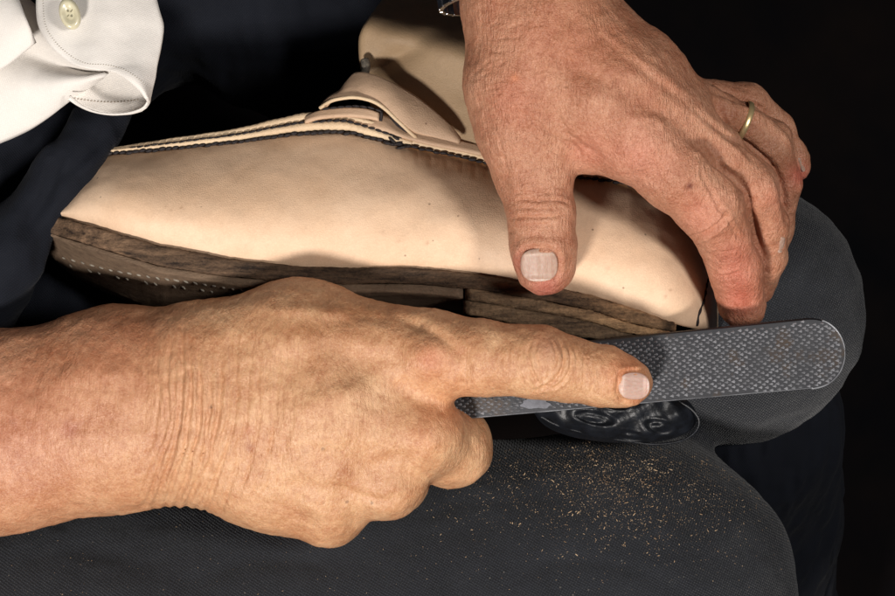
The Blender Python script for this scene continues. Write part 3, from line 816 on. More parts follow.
for x, y, r, s in ((530, 232, 10, .22), (170, 210, 1.2, .5), (181, 207, 1.0, .5), (165, 206, 1.0, .4), (672, 290, 1.2, .6), (427, 243, 1.6, .4), (398, 241, 1.1, .4), (666, 297, 1.0, .5), (383, 232, 1.4, .3), (608, 268, 1.2, .5), (360, 190, (50, 6), .06)):  # the big round spot is the thumb's shadow put into the colour
    rr = (r, r) if np.isscalar(r) else r
    w = (np.exp(-(((ix - x) / rr[0]) ** 2 + ((iy - y) / rr[1]) ** 2)) * s)[:, None]
    pig = pig * (1 - w * np.array([.8, 1, 1.1]))
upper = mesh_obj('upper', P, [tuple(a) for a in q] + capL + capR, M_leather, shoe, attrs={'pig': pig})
bvhU = make_bvh(P, [tuple(a) for a in q])
def zU(x, y, dz=0, fallback=20):
    r = hit(bvhU, x, y); return (r[0].z if r[0] else fallback) + dz

# sole: layers following the lower line of the upper
def sole_layer(x0, x1, off0, off1, zf, zb, name, mat, back=None, rough=1.0, n=260, seed=0, parent=shoe, ztilt=0.0, endr=8):
    """band seen edge-on between two offsets below the feather line; back = how far the underside shows"""
    xs = np.linspace(x0, x1, n); rows = []
    m = 9
    for x in xs:
        yb = interp(x, BOT)
        o0 = off0(x) if callable(off0) else off0; o1 = off1(x) if callable(off1) else off1
        z = float(zfront(np.array([min(max(x, 58), 700.)]), np.array([1.0]))[0]) + (zf(x) if callable(zf) else zf)
        ee = min(1, max(0.0, (x - x0) / endr), max(0.0, (x1 - x) / endr)); ee = math.sqrt(max(0.0, 1 - (1 - ee) ** 2))
        z -= (1 - ee) * 10
        bk = back(x) if callable(back) else (back or 0)
        pr = []
        for t in np.linspace(0, 1, m):
            pr.append((x, yb + o0 + (o1 - o0) * t, z - 1.5 * abs(2 * t - 1) ** 4 + ztilt * t))
        for t in np.linspace(0.15, 1, m - 1):
            pr.append((x + bk * 0.12 * t, yb + o1 + bk * t, z + ztilt - 4 - (zb) * t))
        pr.append((x, yb + o0 + 2, z - zb)); 
        rows.append(pr)
    R = np.array(rows); k = R.shape[1]; P = Wa(R).reshape(-1, 3)
    idx = np.arange(n * k).reshape(n, k)
    q = np.stack([idx[:-1], idx[1:], np.roll(idx, -1, 1)[1:], np.roll(idx, -1, 1)[:-1]], -1).reshape(-1, 4)
    fn = normals(P, q)
    flip = fn.reshape(n, k, 3)[:, 2:6, 2].mean() < 0
    if flip: q = q[:, ::-1]; fn = -fn
    nz = fbm(P * [0.03, 0.25, 0.2], seed + 50) * 0.9 + fbm(P * 0.35, seed + 51) * 0.6
    P = P + fn * nz[:, None] * rough * 0.55
    caps = [tuple(idx[0]), tuple(idx[-1][::-1])]
    if flip: caps = [c[::-1] for c in caps]
    ix, iy = inv(P)
    pg = np.ones((len(P), 3))
    return P, q, caps, pg, ix, iy
def emit(name, mat, res, pg=None):
    P, q, caps, p0, ix, iy = res
    return mesh_obj(name, P, [tuple(a) for a in q] + caps, mat, shoe, attrs={'pig': p0 if pg is None else pg})
welt_o = lambda x: float(interp(x, [(38, 14), (60, 17), (150, 19), (300, 15), (430, 15), (470, 14), (560, 14), (630, 14), (690, 6)]))
r = sole_layer(40, 676, -1.5, welt_o, 7, 170, 'midsole', M_sole, seed=1, rough=1.3)
pg = r[3]; ix, iy = r[4], r[5]
w = (np.exp(-((ix - 100) / 30) ** 2) * 0.5)[:, None]; pg = pg * (1 + w * 1.2)
w = np.clip((ix - 560) / 60, 0, 1)[:, None]; pg = pg * (1 + w * np.array([1.6, 1.5, 1.2]))
w = np.clip(1 - abs(ix - 340) / 120, 0, 1)[:, None]; pg = pg * (1 - .35 * w)
w = np.exp(-(((ix - 668) / 9) ** 2))[:, None]; pg = pg * (1 - .8 * w)
emit('midsole', M_sole, r, pg)
r = sole_layer(41, 464, lambda x: welt_o(x) + 0.25, lambda x: welt_o(x) + float(interp(x, [(44, 3), (80, 5), (200, 8), (464, 10)])), 4, 85, 'outsole', M_out, back=lambda x: float(interp(x, [(40, 18), (70, 34), (160, 46), (280, 30), (464, 12)])), seed=2, rough=.8)
outR = r; emit('outsole', M_out, r)
outV, outQ = r[0], r[1]
bvhO = make_bvh(outV, [tuple(a) for a in outQ])
r = sole_layer(465, 690, lambda x: welt_o(x) + 0.25, lambda x: welt_o(x) + float(interp(x, [(465, 12), (560, 12), (620, 11), (690, 8)])), 7, 180, 'heel_lift', M_heel, seed=3, rough=1.1)
emit('heel_lift', M_heel, r, r[3] * (1 + np.clip((r[4] - 540) / 80, 0, 1)[:, None] * np.array([1.1, 1.0, .8])))
r = sole_layer(463, 688, lambda x: welt_o(x) + float(interp(x, [(465, 12.2), (620, 11.2), (690, 8.3)])), lambda x: welt_o(x) + float(interp(x, [(465, 26), (560, 30), (690, 22)])), 5.5, 180, 'heel_lift', M_heel, seed=4, rough=1.1)
emit('heel_lift', M_heel, r, r[3] * .8)

# seam threads lying in the sole, pale stitches on the outsole
parts = []
for k in range(20):
    t = k / 19
    for rowo in (0, 1):
        x = 64 + 178 * t + rowo * 7; y = interp(x, [(60, 259), (80, 264), (110, 272), (150, 279), (190, 284), (240, 292)]) + (rowo * 6 - 2)
        if rowo and k % 3 == 1: continue
        h_ = hit(bvhO, x, y)
        if h_[0] is None: continue
        c = np.array(h_[0]) + np.array([0, 0, 0.8])
        parts.append(blob(c, (1, -0.55 - .4 * rowo + random.uniform(-.3, .3), 0), (0, 1, 0.2), random.uniform(2.0, 3.6), 1.1, .9))
if parts:
    v, f = merge(parts); mesh_obj('sole_stitching', v, f, M_peg, shoe)

# moccasin seam: two raised beads and two rows of dark thread
top_line = [(104, 153, 0), (135, 150.6, 0), (168, 148, 0), (235, 141, 0), (300, 132.5, 0), (344, 131.5, 0), (367, 136, 0), (394, 142.6, 0), (411, 146, 0), (434, 151, 0), (468, 158, 0), (495, 164, 0), (570, 176, 0), (600, 179, 0), (632, 185, 0), (660, 200, 0)]
gap = [(104, 0.5), (168, 3.2), (235, 4.6), (300, 8), (344, 9), (400, 5), (411, 4)]
L1 = resample(spline(top_line, 14), 600)
zseam = np.array([zU(p[0], p[1] + 5, 0, -10) for p in L1]); zseam = np.convolve(np.r_[np.full(12, zseam[0]), zseam, np.full(12, zseam[-1])], np.ones(25) / 25, 'valid')
def on_line(x, dy, dz): 
    y = np.interp(x, L1[:, 0], L1[:, 1]); z = np.interp(x, L1[:, 0], zseam)
    return (x, y + dy, z + dz)
def gp(x): return float(interp(x, gap))
def scal(per):
    return lambda t, r: r * (1 + 0.16 * np.abs(np.sin(t * per * math.pi)) - 0.06) 
def bead(x0, x1, dyf, dz, rf, per, name='seam_bead'):
    xs = np.linspace(x0, x1, 40)
    pts = [on_line(x, dyf(x), dz) for x in xs]
    rr = np.array([rf(x) for x in xs])
    v, f = tube(pts, 1, n=int(abs(x1 - x0) * 1.5), seg=12, rfun=lambda t, r: np.interp(t, np.linspace(0, 1, 40), rr) * (1 + 0.10 * (np.abs(np.sin(t * per * math.pi)) - .5) + .06 * np.sin(t * 61)))
    return mesh_obj(name, v, f, M_bead, shoe, attrs={'pig': np.ones((len(v), 3))})
bead(103, 412, lambda x: -1.2 - gp(x) * .5, -1, lambda x: 1.2 + gp(x) * .38, 44)
bead(103, 410, lambda x: -2.0 - gp(x) * 1.55, -5, lambda x: 1.2 + gp(x) * .42, 44)
bead(404, 655, lambda x: -4.2, -3.5, lambda x: 3.6, 30)
def stitches(x0, x1, dyf, dz, step, a, b, name='stitching', jit=.6, bf=None):
    b0 = b
    parts = []; x = x0
    while x < x1:
        b = b0 * (bf(x) if bf else 1)
        p0 = W(*on_line(x, dyf(x), dz)); p1 = W(*on_line(x + step, dyf(x + step), dz))
        d = p1 - p0; d = d + np.array([0, random.uniform(-.12, .12) * step + .12 * step, 0])
        parts.append(blob((p0 + p1) / 2 + np.array([0, random.uniform(-jit, jit), 0]), d, (0, 1, 0.2), a * step * random.uniform(.92, 1.08), b * random.uniform(.85, 1.15), b * 1.1))
        x += step
    v, f = merge(parts); return mesh_obj(name, v, f, M_thread, shoe)
stitches(106, 404, lambda x: 1.0, 0.6, 6.6, .58, 2.0, jit=.8)
stitches(404, 660, lambda x: 0.6, 1.0, 7.2, .57, 1.75, jit=.7)
stitches(130, 398, lambda x: -1.7 - gp(x) * 1.0, 1.2, 7.0, .54, 1.6, jit=.3, bf=lambda x: .45 + gp(x) * .075)
# thread ends knotted at the corner of the seam
parts = [blob(W(*on_line(x, dy, 2.5)), (1, s, 0), (0, 1, 0), a, 1.6, 1.6) for x, dy, s, a in ((392, -2, -.9, 5), (398, 0, .3, 5), (388, 2, -.2, 4), (402, 3, .2, 6), (396, -5, -.6, 4))]
v, f = merge(parts); mesh_obj('thread_knot', v, f, M_thread, shoe)

# back seam on the heel
bs = [(709, 256), (711, 268), (707, 284), (704, 300), (699, 314), (697, 326)]
pts = [(x, y, zU(min(x, 712), y, 1.0, -40)) for x, y in bs]
v, f = tube(pts, 1.3, n=60, seg=8, rfun=lambda t, r: r * (1 + .35 * np.sin(t * 60))); mesh_obj('back_seam', v, f, M_thread, shoe)

# tongue: wide soft leather tab rising out of the opening
def tz(s, u, X, Y):
    return (26 * np.sin(np.clip(u * 1.15, 0, 1) * math.pi * .62) - 11 * np.exp(-(((X - 398) * .55 + (Y - 58) * 1.0) / 13) ** 2) * np.exp(-((X - 385) / 45) ** 2)
            + 8 * np.exp(-(((Y - 30) - (X - 400) * .35) / 22) ** 2) - 95 * np.clip((40 - Y + (X - 400) * .30) / 70, 0, 1) ** 1.4)
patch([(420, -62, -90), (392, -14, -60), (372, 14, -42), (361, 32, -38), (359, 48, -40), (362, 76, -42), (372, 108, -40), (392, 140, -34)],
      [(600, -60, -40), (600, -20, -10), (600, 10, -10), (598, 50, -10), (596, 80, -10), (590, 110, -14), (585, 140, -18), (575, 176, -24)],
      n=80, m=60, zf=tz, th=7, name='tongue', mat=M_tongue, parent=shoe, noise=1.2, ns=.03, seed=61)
v, f = tube([(365, 60, -28), (366, 66, -26), (364.5, 74, -28)], 4.6, n=14, seg=10); mesh_obj('lace_hole', v, f, simple('slot_shadow_leather', (0.05, 0.045, 0.04), .8, 0, .0002, 900, .3, (0.2, 0.17, 0.13)), shoe)
# quarter corner folded over the tongue, with its rolled edge
def fz(s, u, X, Y): return 5 * np.sin(u * math.pi) * np.sin(np.clip(s, 0.02, .98) * math.pi) ** .5
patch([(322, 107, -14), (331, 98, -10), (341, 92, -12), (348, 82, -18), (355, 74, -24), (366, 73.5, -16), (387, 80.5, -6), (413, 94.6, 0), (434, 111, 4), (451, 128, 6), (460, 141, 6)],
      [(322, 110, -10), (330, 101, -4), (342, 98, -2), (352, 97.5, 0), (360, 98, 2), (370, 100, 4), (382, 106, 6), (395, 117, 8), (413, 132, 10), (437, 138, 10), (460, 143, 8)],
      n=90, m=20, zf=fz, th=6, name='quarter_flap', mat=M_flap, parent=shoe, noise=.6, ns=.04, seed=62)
v, f = tube([(320, 108, -6), (331, 101, 3), (344, 98, 6), (357, 97.5, 7), (372, 101, 9), (384, 108, 10), (397, 120, 11), (411, 133, 11), (416, 137, 8)], 1.9, n=90, seg=10)
mesh_obj('rolled_edge', v, f, M_bead, shoe, attrs={'pig': np.ones((len(v), 3))})
parts = []
for x in np.arange(326, 382, 7.5):
    y = interp(x, [(320, 109.5), (340, 107), (357, 106), (370, 107.5), (384, 112)])
    parts.append(blob(W(x, y, 4), (1, interp(x, [(320, .2), (350, 0), (384, -.5)]), 0), (0, 1, 0), 4.0, 1.3, 1.3))
v, f = merge(parts); mesh_obj('stitching', v, f, M_thread, shoe)
# leather strip and tab between the seam and the flap
patch([(305, 118, -12), (320, 111, -8), (345, 108, -4), (366, 109, -2), (379, 113, 0)], [(305, 123, -6), (320, 119, -2), (345, 117, 1), (366, 118.5, 2), (379, 121, 2)], n=40, m=8, th=5, name='facing_strip', mat=M_flap, parent=shoe)
patch([(300, 117, -24), (340, 112, -20), (382, 114, -16), (400, 124, -12), (430, 134, -8), (470, 143, -6), (520, 154, -6), (580, 168, -8), (640, 178, -20)],
      [(300, 128, -14), (340, 126, -10), (382, 131, -6), (400, 137, -4), (430, 145, -2), (470, 153, 0), (520, 164, 0), (580, 176, 0), (640, 186, -10)], n=100, m=8, th=5, name='collar_band', mat=M_flap, parent=shoe)
v, f = tube([(381, 107, 2), (381.5, 114, 2), (380.5, 121, 1)], 1.8, n=12, seg=8); v2, f2 = tube([(390, 114, 3), (398, 124, 4), (408, 131, 5)], 2.4, n=14, seg=8)
v, f = merge([(v, f), (v2, f2)]); mesh_obj('slit_shade', v, f, M_thread, shoe)  # solid dark tubes stand in for the shade inside the gaps

# ------------------------------------------------------------------ the rasp
rasp = empty('rasp', W(650, 370, 45))
tag(rasp, 'flat round-ended steel rasp covered in small teeth, pressed under the index finger', 'rasp')
ax0 = np.array([W(360, 396, 48), W(812, 353, 86)])
dv = (ax0[1] - ax0[0]); Lr = np.linalg.norm(dv); ex = dv / Lr
ey = np.cross([0, 0, 1], ex); ey /= np.linalg.norm(ey); tilt = 0.10
ez = np.cross(ex, ey); ey, ez = ey * math.cos(tilt) + ez * math.sin(tilt), ez * math.cos(tilt) - ey * math.sin(tilt)
def rp(s, t, h): return ax0[0] + ex * s + ey * t + ez * h
HW = 33.5; TH = 9.0; R_ = 30
def halfw(s):
    if s > Lr - 4:
        q_ = (s - (Lr - 4)) / 34.0
        return HW * math.sqrt(max(0.0, 1 - q_ ** 2.3))
    return HW * (0.93 + 0.07 * s / Lr)
Send = Lr + 30
ss = np.r_[np.linspace(0, Lr - 4, 60), Lr - 4 + 34 * np.sin(np.linspace(0.03, 1, 28) * math.pi / 2)]
rows = []; m = 24
for s in ss:
    w_ = max(halfw(s), 0.6); ring = []
    for t in np.linspace(-1, 1, m): ring.append(rp(s, t * (w_ - 1.0), TH / 2 * (1 - 0.10 * t * t)))
    ring.append(rp(s, w_, TH / 2 - 2)); ring.append(rp(s, w_, -TH / 2 + 2))
    for t in np.linspace(1, -1, 8): ring.append(rp(s, t * (w_ - 1.5), -TH / 2 - 3 * (1 - t * t)))
    ring.append(rp(s, -w_, -TH / 2 + 2)); ring.append(rp(s, -w_, TH / 2 - 2))
    rows.append(ring)
R = np.array(rows); k = R.shape[1]; P = R.reshape(-1, 3); idx = np.arange(len(ss) * k).reshape(len(ss), k)
q = np.stack([idx[:-1], idx[1:], np.roll(idx, -1, 1)[1:], np.roll(idx, -1, 1)[:-1]], -1).reshape(-1, 4)
fn = normals(P, q)
if fn.reshape(len(ss), k, 3)[:, 5:15, 2].mean() < 0: q = q[:, ::-1]
parts = [(P, [tuple(a) for a in q] + [tuple(idx[0]), tuple(idx[-1][::-1])])]
# teeth: staggered rows of little raised spurs
row = 0; s = 40.0
while s < Send - 3:
    w_ = halfw(s) - 2.5 if s < Send else 0
    t = -HW + (row % 2) * 2.8
    while t < HW:
        if abs(t) < w_:
            p = rp(s, t, 0); ixp, iyp = (p[0] / ((D - p[2]) / D) + CX, CY - p[1] / ((D - p[2]) / D))
            if not (522 < ixp < 549 and 398 < iyp) :
                js, jt = random.uniform(-.8, .8), random.uniform(-.6, .6); hh = random.uniform(1.2, 2.6)
                z0 = TH / 2 * (1 - 0.10 * (t / HW) ** 2) - 0.15
                wj = random.uniform(1.2, 1.8); a = rp(s + js - 2.5, t + jt, z0); b = rp(s + js + 1.2, t + jt - wj, z0); c = rp(s + js + 1.2, t + jt + wj, z0); d = rp(s + js + 1.0, t + jt, z0 + hh)
                e_ = rp(s + js + 2.1, t + jt, z0)
                parts.append((np.array([a, b, c, d, e_]), [(a_, b2, c2) for a_, b2, c2 in ((0, 1, 3), (1, 4, 3), (4, 2, 3), (2, 0, 3))]))
        t += 5.6
    s += 3.5; row += 1
v, f = merge(parts); bl = mesh_obj('blade', v, f, M_steel, rasp, smooth=False)
bl.data.materials.append(M_tooth); nb0 = len(parts[0][1])
bl.data.polygons.foreach_set('material_index', [0 if i < nb0 else 1 for i in range(len(bl.data.polygons))])
# worn rim along lower edge and tip, bevel highlight put into its bright colour
pts = []
for s in np.linspace(60, Lr - 4, 30): pts.append(rp(s, -halfw(s) + 1.0, TH / 2 - 1.6))
for a in np.linspace(0.02, 1, 24):
    s = Lr - 4 + 33.8 * math.sin(a * math.pi / 2); pts.append(rp(s, -halfw(s), TH / 2 - 1.6))
for a in np.linspace(0.98, 0.3, 16):
    s = Lr - 4 + 33.8 * math.sin(a * math.pi / 2); pts.append(rp(s, halfw(s), TH / 2 - 1.6))
def tube_w(P, r, n=140, seg=8):
    """tube from world-unit points"""
    P = np.array(P); Z = P[:, 2]; s = (D - Z) / D
    return tube(np.stack([P[:, 0] / s + CX, CY - P[:, 1] / s, Z], 1), r, n, seg)
v, f = tube_w(pts, 1.1, 300); mesh_obj('worn_edge_highlight', v, f, simple('bright_steel', (0.30, 0.31, 0.33), .42, .6, .0001, 90, .5, (0.08, 0.08, 0.09)), rasp)

ring_ = []
for k in range(40):
    a = 2 * math.pi * k / 40; r_ = 1 + .12 * math.sin(3 * a) + .08 * math.sin(7 * a + 1)
    ring_.append((535.5 + 14 * r_ * math.copysign(abs(math.cos(a)) ** .7, math.cos(a)), 403.5 + 5.5 * r_ * math.sin(a)))
Vp = []; zl_ = TH / 2 + .5
for x, y in ring_ + [(535.5, 403.5)]:
    o_ = np.array([0, 0, D]); d_ = W(x, y, 0) - o_; t_ = ((rp(0, 0, zl_) - o_) @ ez) / (d_ @ ez); Vp.append(o_ + d_ * t_)
nV = len(ring_); Vp = np.vstack([Vp, np.array(Vp) - ez * 2.5])
Fp = [(nV, k, (k + 1) % nV) for k in range(nV)] + [(k, k + nV + 1, (k + 1) % nV + nV + 1, (k + 1) % nV) for k in range(nV)]
mesh_obj('bare_patch', Vp, Fp, simple('bare_metal', (0.20, 0.205, 0.235), .6, .2, .0002, 300, .4, (0.12, 0.123, 0.14)), rasp, smooth=False)
# ------------------------------------------------------------------ black fitting under the rasp
fit = empty('foot_strap', W(620, 420, -20))
tag(fit, 'black glossy moulded piece with oval hollows, wedged under the steel rasp', 'foot strap')
c0 = W(628, 413, -24)
vv = []; ff = []
nr, na = 40, 96
hol = [(659, 427, 15.5, 7.5), (630, 436, 15, 5.5), (594, 418, 22, 7), (612, 404, 16, 5)]
for i in range(nr + 1):
    for k in range(na):
        a = 2 * math.pi * k / na; rr = i / nr
        x = 625 + (72 * (1 if math.cos(a) > 0 else 1.35)) * math.cos(a) * rr; y = 410 + 32 * math.sin(a) * rr + (x - 625) * 0.10
        z = 6 - 24 * rr ** 4
        for hx, hy, ha, hb in hol:
            d_ = math.hypot((x - hx) * math.cos(.2) + (y - hy) * math.sin(.2), ((y - hy) * math.cos(.2) - (x - hx) * math.sin(.2)) * ha / hb) / ha
            z += 0.8 * math.exp(-((d_ - 1.1) / .2) ** 2) - 5.5 * (1 / (1 + math.exp((d_ - .82) * 14))) + 3.8 * math.exp(-(d_ / .42) ** 2)
        z += 1.6 * math.sin(x * .13 + y * .2) + 1.2 * math.sin(x * .31 - y * .17)
        vv.append(W(x, y, z - 34))
for i in range(nr):
    for k in range(na):
        ff.append((i * na + k, (i + 1) * na + k, (i + 1) * na + (k + 1) % na, i * na + (k + 1) % na)[::1])
base = len(vv)
for k in range(na):
    a = 2 * math.pi * k / na; vv.append(W(625 + (66 * (1 if math.cos(a) > 0 else 1.35)) * math.cos(a), 412 + 31 * math.sin(a), -80))
for k in range(na): ff.append((nr * na + k, base + k, base + (k + 1) % na, nr * na + (k + 1) % na))
vv = np.array(vv); qq = np.array(ff)
if normals(vv, qq)[:nr * na, 2].mean() < 0: ff = [t[::-1] for t in ff]
mesh_obj('moulded_body', vv, ff, M_black, fit)
pts = [(700, 428, -46), (697, 438, -46), (686, 448, -47), (665, 453, -48), (640, 452, -50), (600, 444, -50), (560, 432, -50), (540, 420, -50)]
v, f = tube([(672, 398, -46), (690, 408, -44), (699, 420, -44), (696, 431, -46), (683, 440, -48), (662, 444, -50), (640, 443, -50), (600, 436, -50), (560, 426, -50), (540, 416, -50)], 1.3, n=80, seg=8); mesh_obj('rim', v, f, M_black, fit)

# ------------------------------------------------------------------ ring and wristwatch
ring = empty('ring', W(742, 126, 100))
tag(ring, 'thin gold wedding band on the ring finger of the upper hand', 'ring')
a_, b_ = W(738, 122, 104), W(765, 142, 92)
axr = (b_ - a_) / np.linalg.norm(b_ - a_); cr_ = W(741.5, 123, 57)
axr = np.array([0.90, -0.36, -0.12]); axr /= np.linalg.norm(axr)
u_ = np.cross(axr, [0, 0, 1]); u_ /= np.linalg.norm(u_); w__ = np.cross(u_, axr)
V_ = []; F_ = []; n1, n2 = 96, 14; Rr = 21.3
for i in range(n1):
    A_ = 2 * math.pi * i / n1; rd = u_ * math.cos(A_) + w__ * math.sin(A_)
    for k in range(n2):
        B_ = 2 * math.pi * k / n2
        V_.append(cr_ + rd * (Rr + 1.3 * math.cos(B_)) + axr * 3.1 * math.sin(B_))
for i in range(n1):
    for k in range(n2):
        F_.append((i * n2 + k, ((i + 1) % n1) * n2 + k, ((i + 1) % n1) * n2 + (k + 1) % n2, i * n2 + (k + 1) % n2))
mesh_obj('band', V_, F_, M_gold, ring)

watch = empty('wristwatch', W(470, -10, 100))
tag(watch, 'steel wristwatch bracelet just visible on the wrist at the top edge', 'wristwatch')
cw = W(526, -13, 104); wx = np.array([0.985, 0.17, 0]); wz = np.array([0, 0, 1.0]); wa = np.cross(wx, wz)
def link_box(c, t, n_, a, hl, hw_, ht):
    V = []
    for i in (-1, 1):
        for j in (-1, 1):
            for k in (-1, 1): V.append(c + t * hl * i + a * hw_ * j + n_ * ht * k)
    return np.array(V), [(0, 1, 3, 2), (4, 6, 7, 5), (0, 4, 5, 1), (2, 3, 7, 6), (0, 2, 6, 4), (1, 5, 7, 3)]
for i in range(30):
    A_ = 2 * math.pi * i / 30
    ct = cw + wx * math.cos(A_) * 82 + wz * math.sin(A_) * 74
    nn = wx * math.cos(A_) / 79 + wz * math.sin(A_) / 66; nn /= np.linalg.norm(nn); tt = np.cross(wa, nn)
    o = mesh_obj('bracelet_link', *link_box(ct, tt, nn, wa, 7.4, 9, 2.6), M_chrome, watch, smooth=False)
    bv = o.modifiers.new('bevel', 'BEVEL'); bv.width = 1.2 * U; bv.segments = 2

# ------------------------------------------------------------------ shirt sleeve
shirt = empty('shirt_sleeve'); bpy.data.objects.remove(shirt)
slv, Pc = patch([(34, -70, 70), (37, -20, 90), (36, 5, 96), (38, 24, 100), (46, 40, 103), (58, 53, 106), (74, 65, 108), (95, 70, 109), (110, 71, 110), (124, 77, 110), (136, 86, 108), (146, 97, 104)],
      [(148, -70, 60), (152, -20, 78), (157, 0, 82), (160, 12, 84), (163.5, 25, 84), (162.5, 38, 86), (160, 52, 88), (157, 66, 90), (155, 78, 92), (152, 88, 94), (150, 96, 96), (148, 103, 98)],
      n=90, m=40, zf=lambda s, u, X, Y: 8 + 12 * np.sin(u * math.pi) * (1 - s * .5) + 1.5 * np.sin(X * .12 + Y * .05), th=3.4, name='shirt_cuff', mat=M_shirt, parent=person, noise=1.2, ns=.03, seed=71, attrs=False)
# inside of the rolled cuff: front lip and lining
lining, _ = patch([(100, 62, 62), (120, 66, 62), (138, 76, 66), (149, 90, 74), (150, 100, 84), (145, 108, 90)],
      [(66, 98, 66), (78, 106, 66), (92, 112, 68), (110, 115, 72), (128, 114, 80), (142, 110, 88)],
      n=60, m=30, zf=lambda s, u, X, Y: -16 * np.sin(np.clip(u * .8, 0, 1) * math.pi) ** .8 * (1 - s) ** .5 , th=3, name='cuff_lining', mat=M_shirt, parent=person, noise=.8, ns=.05, seed=72, attrs=False)
v, f = tube([(70, 96, 74), (82, 106, 76), (96, 112, 76), (112, 114, 80), (128, 113, 86), (141, 109, 92), (147, 103, 96), (151, 92, 97), (155, 76, 93)], 1.1, n=90, seg=8)
mesh_obj('cuff_hem', v, f, M_shirt, person)
bL = make_bvh(*(lambda m: ([np.array(v.co) / U + np.array(person.location) / U for v in m.vertices], [list(p.vertices) for p in m.polygons]))(lining.data))
parts = []
for t in np.linspace(0, 1, 22):
    x = 68 + 70 * t; y = 97 + 5 * math.sin(t * 2.6); h_ = hit(bL, x, y)
    if h_[0] is not None: parts.append(blob(np.array(h_[0]) + [0, 0, .3], (1, -0.05, 0), (0, 1, 0), 1.1, .55, .5))
if parts:
    v, f = merge(parts); mesh_obj('stitching', v, f, simple('cuff_thread', (0.36, 0.30, 0.24), .8), lining)
parts = []
bC = make_bvh(*(lambda m: ([np.array(v.co) / U + np.array(person.location) / U for v in m.vertices], [list(p.vertices) for p in m.polygons]))(slv.data))
for k in range(60):
    a = spline([(42, 2), (44, 24), (52, 40), (66, 54), (84, 64), (106, 66), (124, 71), (140, 82), (148, 92)], 10); a = resample(a, 60)[k]
    h_ = hit(bC, a[0] + 1, a[1] - 1)
    if h_[0] is not None: parts.append(blob(np.array(h_[0]) + [0, 0, .1], (1, .2, 0), (0, 1, 0), .8, .4, .35))
if parts:
    v, f = merge(parts); mesh_obj('stitching', v, f, simple('cuff_topstitch', (0.5, 0.45, 0.38), .8), slv)
# rolled sleeve to the left
patch([(-80, -60, 40), (-30, -50, 42), (0, -30, 44), (20, -10, 46), (40, 10, 48), (62, 34, 52), (86, 56, 58), (112, 70, 74)],
      [(-80, 175, 20), (-30, 156, 26), (0, 143, 30), (16, 136, 32), (32, 128, 34), (50, 116, 38), (72, 99, 46), (104, 76, 60)],
      n=70, m=36, zf=lambda s, u, X, Y: 30 * np.sin(u * math.pi) ** .8 - 22 * np.exp(-((u - .42) / .14) ** 2), th=4, name='rolled_sleeve', mat=M_shirt, parent=person, noise=2.5, ns=.02, seed=73, attrs=False)
patch([(-80, -80, 70), (-40, -50, 76), (0, -30, 80), (16, -6, 82)], [(-80, 60, 74), (-30, 76, 84), (0, 70, 88), (36, 42, 90)], n=40, m=30, zf=lambda s, u, X, Y: 16 * np.sin(u * math.pi), th=4, name='shirt_placket', mat=M_shirt, parent=person, noise=1.5, ns=.02, seed=74, attrs=False)
# button
btn_c = W(70, 14, 126); Vb = []; Fb = []
prof = [(0, 1.2), (3, 1.2), (5.2, 1.5), (7.2, 3.6), (9, 3.6), (10.8, 2.4), (11.4, .6), (11, -1.5), (0, -2)]
nb_ = 40
for i, (r_, z_) in enumerate(prof):
    for k in range(nb_):
        a = 2 * math.pi * k / nb_; x = r_ * .82 * math.cos(a); y = r_ * 1.32 * math.sin(a)
        ca, sa = math.cos(.28), math.sin(.28)
        Vb.append(btn_c + np.array([x * ca - y * sa, x * sa + y * ca, z_ - x * .2]))
for i in range(len(prof) - 1):
    for k in range(nb_):
        Fb.append((i * nb_ + k, i * nb_ + (k + 1) % nb_, (i + 1) * nb_ + (k + 1) % nb_, (i + 1) * nb_ + k)[::-1])
bo = mesh_obj('button', Vb, Fb, M_button, slv)
parts = [blob(btn_c + np.array([dx, dy, 2.0]), (dx + .1, dy, 0), (0, 0, 1), 1.2, .9, .5) for dx, dy in ((-1.6, 2.4), (1.6, 2.2), (-1.4, -2.2), (1.7, -2.4))]
v, f = merge(parts); mesh_obj('button_hole', v, f, simple('hole_shadow', (0.30, 0.27, 0.18), .6), slv)

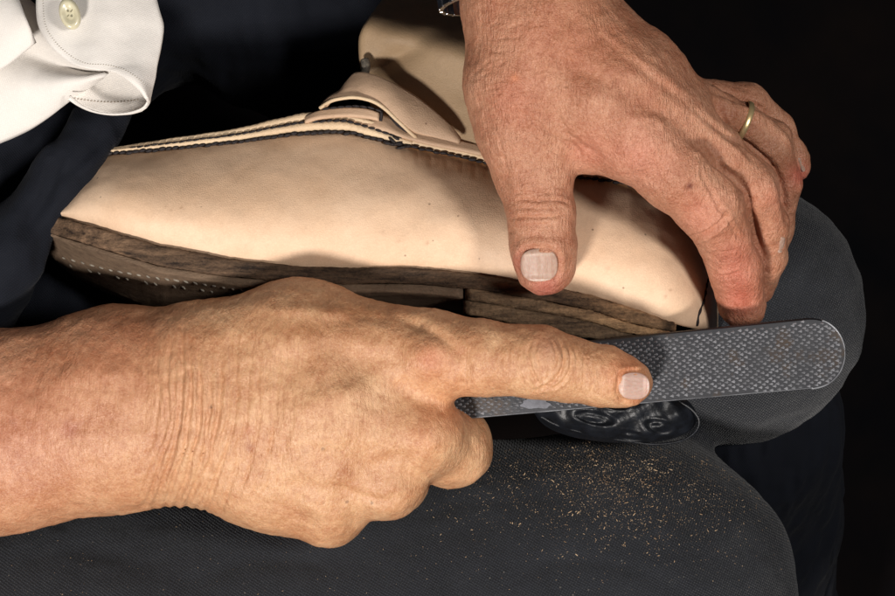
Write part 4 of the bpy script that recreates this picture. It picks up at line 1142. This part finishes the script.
# ------------------------------------------------------------------ shavings on the thigh
parts = []
def chip(x, y, size):
    h_ = hit(bvhT, x, y)
    if h_[0] is None or h_[0].z < -150: return
    n_ = np.array(h_[1]); c = np.array(h_[0]) + n_ * size * .3
    a = random.uniform(0, math.pi * 2); t = np.array([math.cos(a), math.sin(a), random.uniform(-.2, .2)])
    e = random.choice([.5, .8, 1.4, 2.0]) * size
    parts.append(blob(c, t, np.cross(n_, t), e, size * random.uniform(.35, .6), size * .4, n=5, m=3))
for k in range(5200):
    x = random.gauss(622, 96); y = random.gauss(450, 26) + abs(random.gauss(0, 34))
    if fbm(np.array([[x * .02, y * .03, 3.0]]), 90)[0] < random.uniform(-1.6, .3): continue
    if y < 416 or x > 790: continue
    chip(x, y, random.choice([.25, .28, .32, .38, .45, .55, .8]) * random.uniform(.8, 1.2))
for k in range(500):
    chip(random.uniform(0, 790), random.uniform(430, 596), random.uniform(.25, .5))
for k in range(26):
    chip(random.gauss(650, 60), random.gauss(475, 24), random.uniform(1.0, 1.5))
v, f = merge(parts)
tag(mesh_obj('leather_shavings', v, f, M_dust, None, smooth=False), 'fine pale leather shavings scattered over the dark trouser thigh', 'shavings', kind='stuff')

# ------------------------------------------------------------------ the floor far below
fl = 4200
n = 24; g = np.linspace(-fl, fl, n); V = [(x, y, -1350 + 6 * math.sin(x * .01) * math.sin(y * .013)) for y in g for x in g]
F = [(j * n + i, j * n + i + 1, (j + 1) * n + i + 1, (j + 1) * n + i) for j in range(n - 1) for i in range(n - 1)]
tag(mesh_obj('floor', V, F, M_floor), 'dark workshop floor in shadow', None, kind='structure')

# ------------------------------------------------------------------ camera and lamps
cam = bpy.data.cameras.new('camera'); co = bpy.data.objects.new('camera', cam); col.objects.link(co)
co.location = (0, 0, D * U); cam.sensor_width = 36; cam.lens = 36 * D / 895.0
cam.clip_start = 0.02; cam.clip_end = 20; sc.camera = co
def lamp(name, pos, tgt, size, power, colr):
    l = bpy.data.lights.new(name, 'AREA'); l.shape = 'DISK'; l.size = size; l.energy = power; l.color = colr
    o = bpy.data.objects.new(name, l); col.objects.link(o)
    p = Vector([c * U for c in pos]); t = Vector([c * U for c in tgt])
    o.location = p; o.rotation_euler = (t - p).to_track_quat('-Z', 'Y').to_euler()
lamp('flash_right', (1150, 80, 1900), (0, 0, 0), 0.15, 3.9, (1.0, 0.95, 0.90))
lamp('flash_left', (-700, -1220, 1800), (0, 0, 0), 0.14, 7.8, (1.0, 0.94, 0.885))
